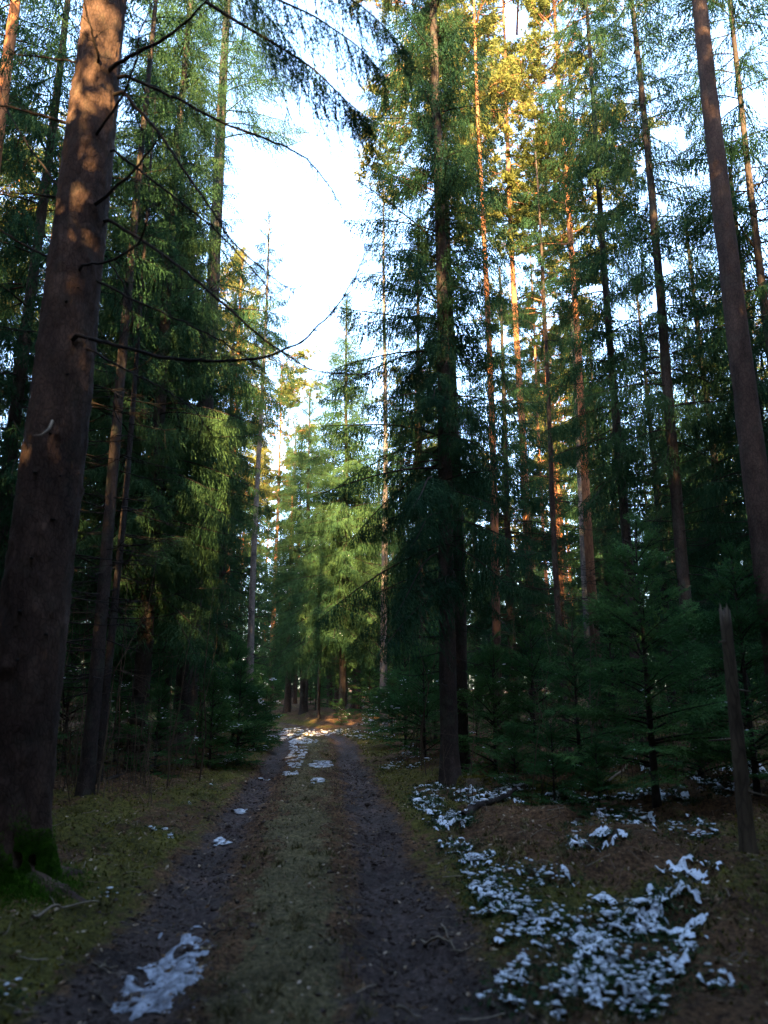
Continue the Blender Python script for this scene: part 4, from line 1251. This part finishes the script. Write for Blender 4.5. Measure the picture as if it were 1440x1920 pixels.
fallen([(200, 1470), (290, 1440), (350, 1432)], 0.03, 0.01, 'fallen_branch', 'fallen dead branch under the dense dark spruce on the left', 'branch', 'bark')
fallen([(1140, 1470), (1210, 1440), (1240, 1400)], 0.02, 0.008, 'fallen_branch', 'bent dead branch under the largest young spruce', 'branch', 'wood')
p = on_ground(890, 1486)
A_, B_ = np.meshgrid(np.arange(20) * 2 * np.pi / 20, np.linspace(0, 1, 9))
R_ = 0.26 * (1 - 0.35 * B_ ** 2) * (1 + 0.12 * np.sin(A_ * 3 + 1) + r.normal(size=A_.shape) * 0.03); R_[-1] = 0.02
Zs = 0.26 * np.sin(B_ * np.pi / 2) - 0.05
V = np.stack([R_ * np.cos(A_), R_ * np.sin(A_), Zs], 2).reshape(-1, 3)
i = (np.arange(8)[:, None] * 20 + np.arange(20)[None]).ravel(); j = (np.arange(8)[:, None] * 20 + (np.arange(20)[None] + 1) % 20).ravel()
o = mesh_obj('mossy_stump', mesh_np('mossy_stump', V, np.stack([i, j, j + 20, i + 20], 1), M['deadpole'], smooth=True), None, (p[0], p[1], gz(p[0], p[1])))
tag(o, 'rounded old mossy stump beside the foot of the roadside spruce', 'stump')
nm = 2500
az = r.uniform(0, 6.28, nm); f_ = r.random(nm)
P = np.stack([0.26 * (1 - 0.35 * f_ ** 2) * np.cos(az), 0.26 * (1 - 0.35 * f_ ** 2) * np.sin(az), 0.26 * np.sin(f_ * 1.57) - 0.05], 1)
P[:, :2] *= np.where(f_ > 0.8, r.random(nm), 1.0)[:, None]
D = nrm(P + r.normal(size=(nm, 3)) * 0.1) * 0.03; S = nrm(np.cross(D, r.normal(size=(nm, 3)))) * 0.006
mo = mesh_obj('moss', mesh_np('stump_moss', np.stack([P - S, P + S, P + D], 1).reshape(-1, 3), np.arange(3 * nm).reshape(-1, 3), M['mossblade']), o)
mo['kind'] = 'stuff'
# brushwood: thin bare stems under the trees
paths, rad = [], []
for _ in range(420):
    if r.random() < 0.5:
        px_, Y_ = r.uniform(60, 430), r.uniform(9.5, 17)
    else:
        px_, Y_ = r.uniform(760, 1440), r.uniform(9.5, 19)
    x_ = at(px_, 1350, Y_)[0]; z_ = gz(x_, Y_) - 0.03
    if abs(x_ - float(path_x(Y_))) < 1.9: continue
    h_ = r.uniform(0.3, 1.5) if r.random() < 0.8 else r.uniform(1.5, 3.2)
    q = np.linspace(0, 1, 5)
    P = np.stack([x_ + np.cumsum(r.normal(size=5)) * 0.035 * h_, Y_ + np.cumsum(r.normal(size=5)) * 0.035 * h_, z_ + q * h_], 1)
    paths.append(P); rad.append(np.linspace(0.004 + 0.004 * h_, 0.002, 5))
    for _k in range(int(3 + 4 * h_)):
        i_ = int(r.integers(1, 5)); d_ = nrm(np.array([r.normal(), r.normal(), r.normal() * 0.4 + 0.1])) * r.uniform(0.1, 0.4) * min(h_, 1.2)
        paths.append(np.stack([P[i_], P[i_] + d_ * 0.5 + [0, 0, 0.01], P[i_] + d_])); rad.append([0.003, 0.0025, 0.0015])
V, F = tubes(paths, rad, sides=3, cap=False)
tag(mesh_obj('brushwood', mesh_np('brushwood', V, F, M['deadpole'])), 'thin bare stems and twigs standing under the trees on both sides', kind='stuff')

#--SECTION fill
# ------------------------------------------------------------------ the wood behind: shared crowns and trunks
FILLC = [crown_mesh('crown', 'spruce', 18.0, 2.6, 2.2, np.random.default_rng(401 + k_), lod=2.2, whorl=0.42, per=5, shape=0.65, lower=0.8) for k_ in range(4)]
FILLT = [trunk_mesh('trunk', 17.8, 0.17, 0.02, M['bark'], 410 + k_, sides=8, rings=20) for k_ in range(2)]
FILLD = [dead_branches_mesh('dead_branches', 0.8, 5.0, 40, 0.9, np.random.default_rng(420 + k_), 0.12) for k_ in range(2)]
PINET = [trunk_mesh('trunk', 21.5, 0.17, 0.03, M['bark_pine'], 430 + k_, sides=8, rings=24) for k_ in range(2)]
PINEC = [pine_crown_mesh('crown', 22.0, 11.0, 2.1, np.random.default_rng(440 + k_), 1.0) for k_ in range(2)]
r = np.random.default_rng(99)
pts = list(TREES)
cands = []
for _ in range(9000):
    Y = 17 + 68 * r.random() ** 0.85
    X = r.uniform(-1, 1) * (0.60 * Y + 4.5)
    dpx = X - float(path_x(min(Y, 33)))
    if Y < 31 and abs(dpx) < 3.4:
        continue
    if Y >= 31 and Y < 36 and abs(dpx) < 1.5:
        continue
    u = X / (Y * CP) * FPX + 720
    if Y < 30 and 460 < u < 800:
        continue
    if any((X - a) ** 2 + (Y - b) ** 2 < (2.1 + 0.012 * Y) ** 2 for a, b in pts):
        continue
    pts.append((X, Y)); cands.append((X, Y, u))
    if len(cands) >= 250:
        break
ORD = ['nearest', 'second nearest', 'third nearest', 'fourth nearest', 'fifth nearest', 'sixth nearest', 'seventh nearest', 'eighth nearest', 'ninth nearest', 'tenth nearest', 'eleventh nearest', 'twelfth nearest', 'thirteenth nearest', 'fourteenth nearest', 'fifteenth nearest', 'sixteenth nearest', 'seventeenth nearest', 'eighteenth nearest', 'deepest']
LMK = [(-400, 'beyond the left picture edge'), (60, 'behind the thick near trunk'), (190, 'behind the slim trunks on the left'), (290, 'behind the dense dark left spruce'),
       (380, 'behind the tall thick left trunk'), (450, 'behind the pale slender trunk'), (520, 'behind the left end of the track'), (600, 'straight behind the track end'),
       (690, 'behind the pale straight trunk'), (780, 'behind the roadside spruce'), (900, 'behind the slender brown trunk'), (960, 'behind the first orange pine'),
       (1040, 'behind the stouter orange pine'), (1110, 'behind the left trunk of the dark pair'), (1200, 'behind the right trunk of the dark pair'),
       (1290, 'behind the thick bare trunk at right'), (1400, 'at the right picture edge')]


def landmark(u):
    s = LMK[0][1]
    for a, b in LMK:
        if u >= a: s = b
    return s


cnt = {}
cands.sort(key=lambda c: c[1])
for (X, Y, u) in cands:
    pine = r.random() < 0.28
    s = r.uniform(0.75, 1.12)
    if 540 < u < 710 and Y < 60:
        s = min(s, (Y * math.tan(math.radians(25)) + 1.5) / 18 * r.uniform(0.8, 1.0)); pine = pine and Y > 45
    if u > 760 and Y < 48:
        pine = pine and Y > 26 and r.random() < 0.5
        s = min(s, (Y * math.tan(math.radians(29 if pine else 28)) + 1.5) / 18 * r.uniform(0.85, 1.05))
    lm = landmark(u); cnt[lm] = cnt.get(lm, 0) + 1; nth = ORD[min(cnt[lm], len(ORD)) - 1]
    dist = 'nearer' if Y < 32 else 'far' if Y < 55 else 'farthest'
    if pine:
        o = empty('pine_tree', (X, Y, gz(X, Y) - 0.05), r.uniform(0, 6.28), s)
        tag(o, f'background pine, {nth} tree {lm}', 'pine', 'background trees ' + lm)
        mesh_obj('trunk', PINET[int(r.integers(2))], o); mesh_obj('crown', PINEC[int(r.integers(2))], o)
    else:
        o = empty('spruce_tree', (X, Y, gz(X, Y) - 0.05), r.uniform(0, 6.28), s)
        tag(o, f'background spruce, {nth} tree {lm}', 'spruce', 'background trees ' + lm)
        mesh_obj('trunk', FILLT[int(r.integers(2))], o); mesh_obj('crown', FILLC[int(r.integers(4))], o)
        if Y < 45:
            mesh_obj('dead_branches', FILLD[int(r.integers(2))], o)['kind'] = 'stuff'


r = np.random.default_rng(123)
LOWC = [crown_mesh('crown', 'young', 3.0, 0.1, 1.15, np.random.default_rng(460 + k_), style='flat', lod=2.4, whorl=0.3, per=5, shape=0.75, rtrunk=0.01) for k_ in range(3)]
LOWT = trunk_mesh('trunk', 2.9, 0.03, 0.005, M['bark'], 470, sides=5, rings=6, wob=0.01)
nlow = 0; low = {}
for _ in range(3000):
    Y = r.uniform(15, 66); X = r.uniform(-1, 1) * (0.56 * Y + 3)
    dpx = abs(X - float(path_x(min(Y, 30))))
    if (Y < 31 and dpx < 3.2) or (Y < 40 and dpx < 1.6): continue
    if any((X - a) ** 2 + (Y - b) ** 2 < 0.8 for a, b in pts): continue
    pts.append((X, Y)); nlow += 1
    s = r.uniform(0.5, 1.35)
    side = 'left' if X < float(path_x(min(Y, 30))) else 'right'
    o = empty('young_spruce', (X, Y, gz(X, Y) - 0.03), r.uniform(0, 6.28), s)
    lm = landmark(X / (Y * CP) * FPX + 720); low.setdefault(lm, []).append((Y, o))
    mesh_obj('trunk', LOWT, o); mesh_obj('crown', LOWC[int(r.integers(3))], o)
    if nlow >= 150: break
for lm, lst in low.items():
    for k_, (Y, o) in enumerate(sorted(lst, key=lambda q: q[0])):
        tag(o, f'small undergrowth spruce, {ORD[min(k_, 18)]} of those {lm}', 'young spruce', 'undergrowth spruces in the dim wood')


# wood too far or out of view to tell its trees apart: one mass each
def wood_mass(name, label, spots, lod_seed, Hs=(15, 20), whorl=0.8, Rm_=2.4, base_=2.0, ntri=5200, lanes=None):
    r = np.random.default_rng(lod_seed)
    lv, tv, tf, off = [], [], [], 0
    lib = []
    for k_ in range(4):
        H = 18.0
        a, b, c = crown_arrays(H, base_, Rm_, r, lod=2.2, whorl=whorl, per=5, shape=0.6, lower=0.85)
        # coarse: keep a part of the needle clusters, each enlarged
        tri = a.reshape(-1, 3, 3)
        sel = r.choice(len(tri), min(len(tri), ntri), replace=False)
        tri = tri[sel]; cc = tri.mean(1, keepdims=True)
        tri = cc + (tri - cc) * 4.2
        lib.append(tri.reshape(-1, 3))
    for (X, Y) in spots:
        s = r.uniform(*Hs) / 18.0
        if lanes:
            for lx, ly, lz, wd in lanes:
                if abs(X - (lx + (ly - Y) * math.tan(math.pi - SUN_AZ))) < wd and Y < ly:
                    s = min(s, max(2.5, lz + (ly - Y) * math.tan(SUN_EL)) / 18.5)
        a = r.uniform(0, 6.28)
        Rm = np.array([[math.cos(a), math.sin(a), 0], [-math.sin(a), math.cos(a), 0], [0, 0, 1]]) * s
        lv.append(lib[int(r.integers(4))] @ Rm + np.array([X, Y, gz(X, Y)]))
        t, f = tubes([np.array([[X, Y, -0.3], [X, Y, 8 * s], [X, Y, 17 * s]])], [[0.2, 0.13, 0.03]], sides=6)
        tv.append(t); tf.append(f + off); off += len(t)
    lv = np.concatenate(lv); n = len(lv)
    V = np.concatenate([lv] + tv); F = np.concatenate([np.arange(n).reshape(-1, 3)] + [f + n for f in tf])
    mi = np.concatenate([np.zeros(n // 3, int), np.ones(len(F) - n // 3, int)])
    return tag(mesh_obj(name, mesh_np(name, V, F, [M['spruce'], M['bark']], mi)), label, kind='stuff')


SUN_LANES = [(X0 - 0.1, Y0, 7.5, 1.4), (3.9, 21.0, 6.5, 0.8), (8.0, 24.0, 6.5, 0.9), (-0.9, 32.0, 6.8, 1.7)]  # unseen trees along these lanes are kept low to let sun pass
r = np.random.default_rng(5)
spots = []
for _ in range(110):
    Y = r.uniform(72, 110); spots.append((r.uniform(-1, 1) * (0.62 * Y + 8), Y))
wood_mass('distant_forest', 'far edge of the spruce wood closing the view', spots, 71, Rm_=3.2, base_=0.2)
# unseen trees behind and beside the photographer, added and shaped to shade the track
spots = []
for _ in range(4000):
    X, Y = r.uniform(-24, 24), r.uniform(-30, 16)
    if abs(X + 0.2) < 1.7 and Y > -3: continue
    if Y > 0 and abs(X) < 0.62 * Y + 4.2: continue
    if any((X - a) ** 2 + (Y - b) ** 2 < 4.4 for a, b in spots): continue
    spots.append((X, Y))
    if len(spots) >= 190: break
wood_mass('unseen_shade_forest', 'unseen spruce wood added behind the photographer to block low sun and sky', spots, 72, (19, 23.5), Rm_=3.0, lanes=SUN_LANES)
lowspots = []  # extra undergrowth out of view, put in to keep sun off lower trunks
for _ in range(3000):
    X, Y = r.uniform(-16, 16), r.uniform(-26, 3)
    if abs(X + 0.2) < 2.4 and Y > -4: continue
    if Y > 0 and abs(X) < 0.62 * Y + 4.2: continue
    if any((X - a) ** 2 + (Y - b) ** 2 < 3.5 for a, b in lowspots): continue
    lowspots.append((X, Y))
    if len(lowspots) >= 95: break
wood_mass('unseen_shade_undergrowth', 'unseen younger spruces added behind the photographer to shade the lower trunks', lowspots, 73, (8, 12), Rm_=4.4, base_=0.3, lanes=SUN_LANES)
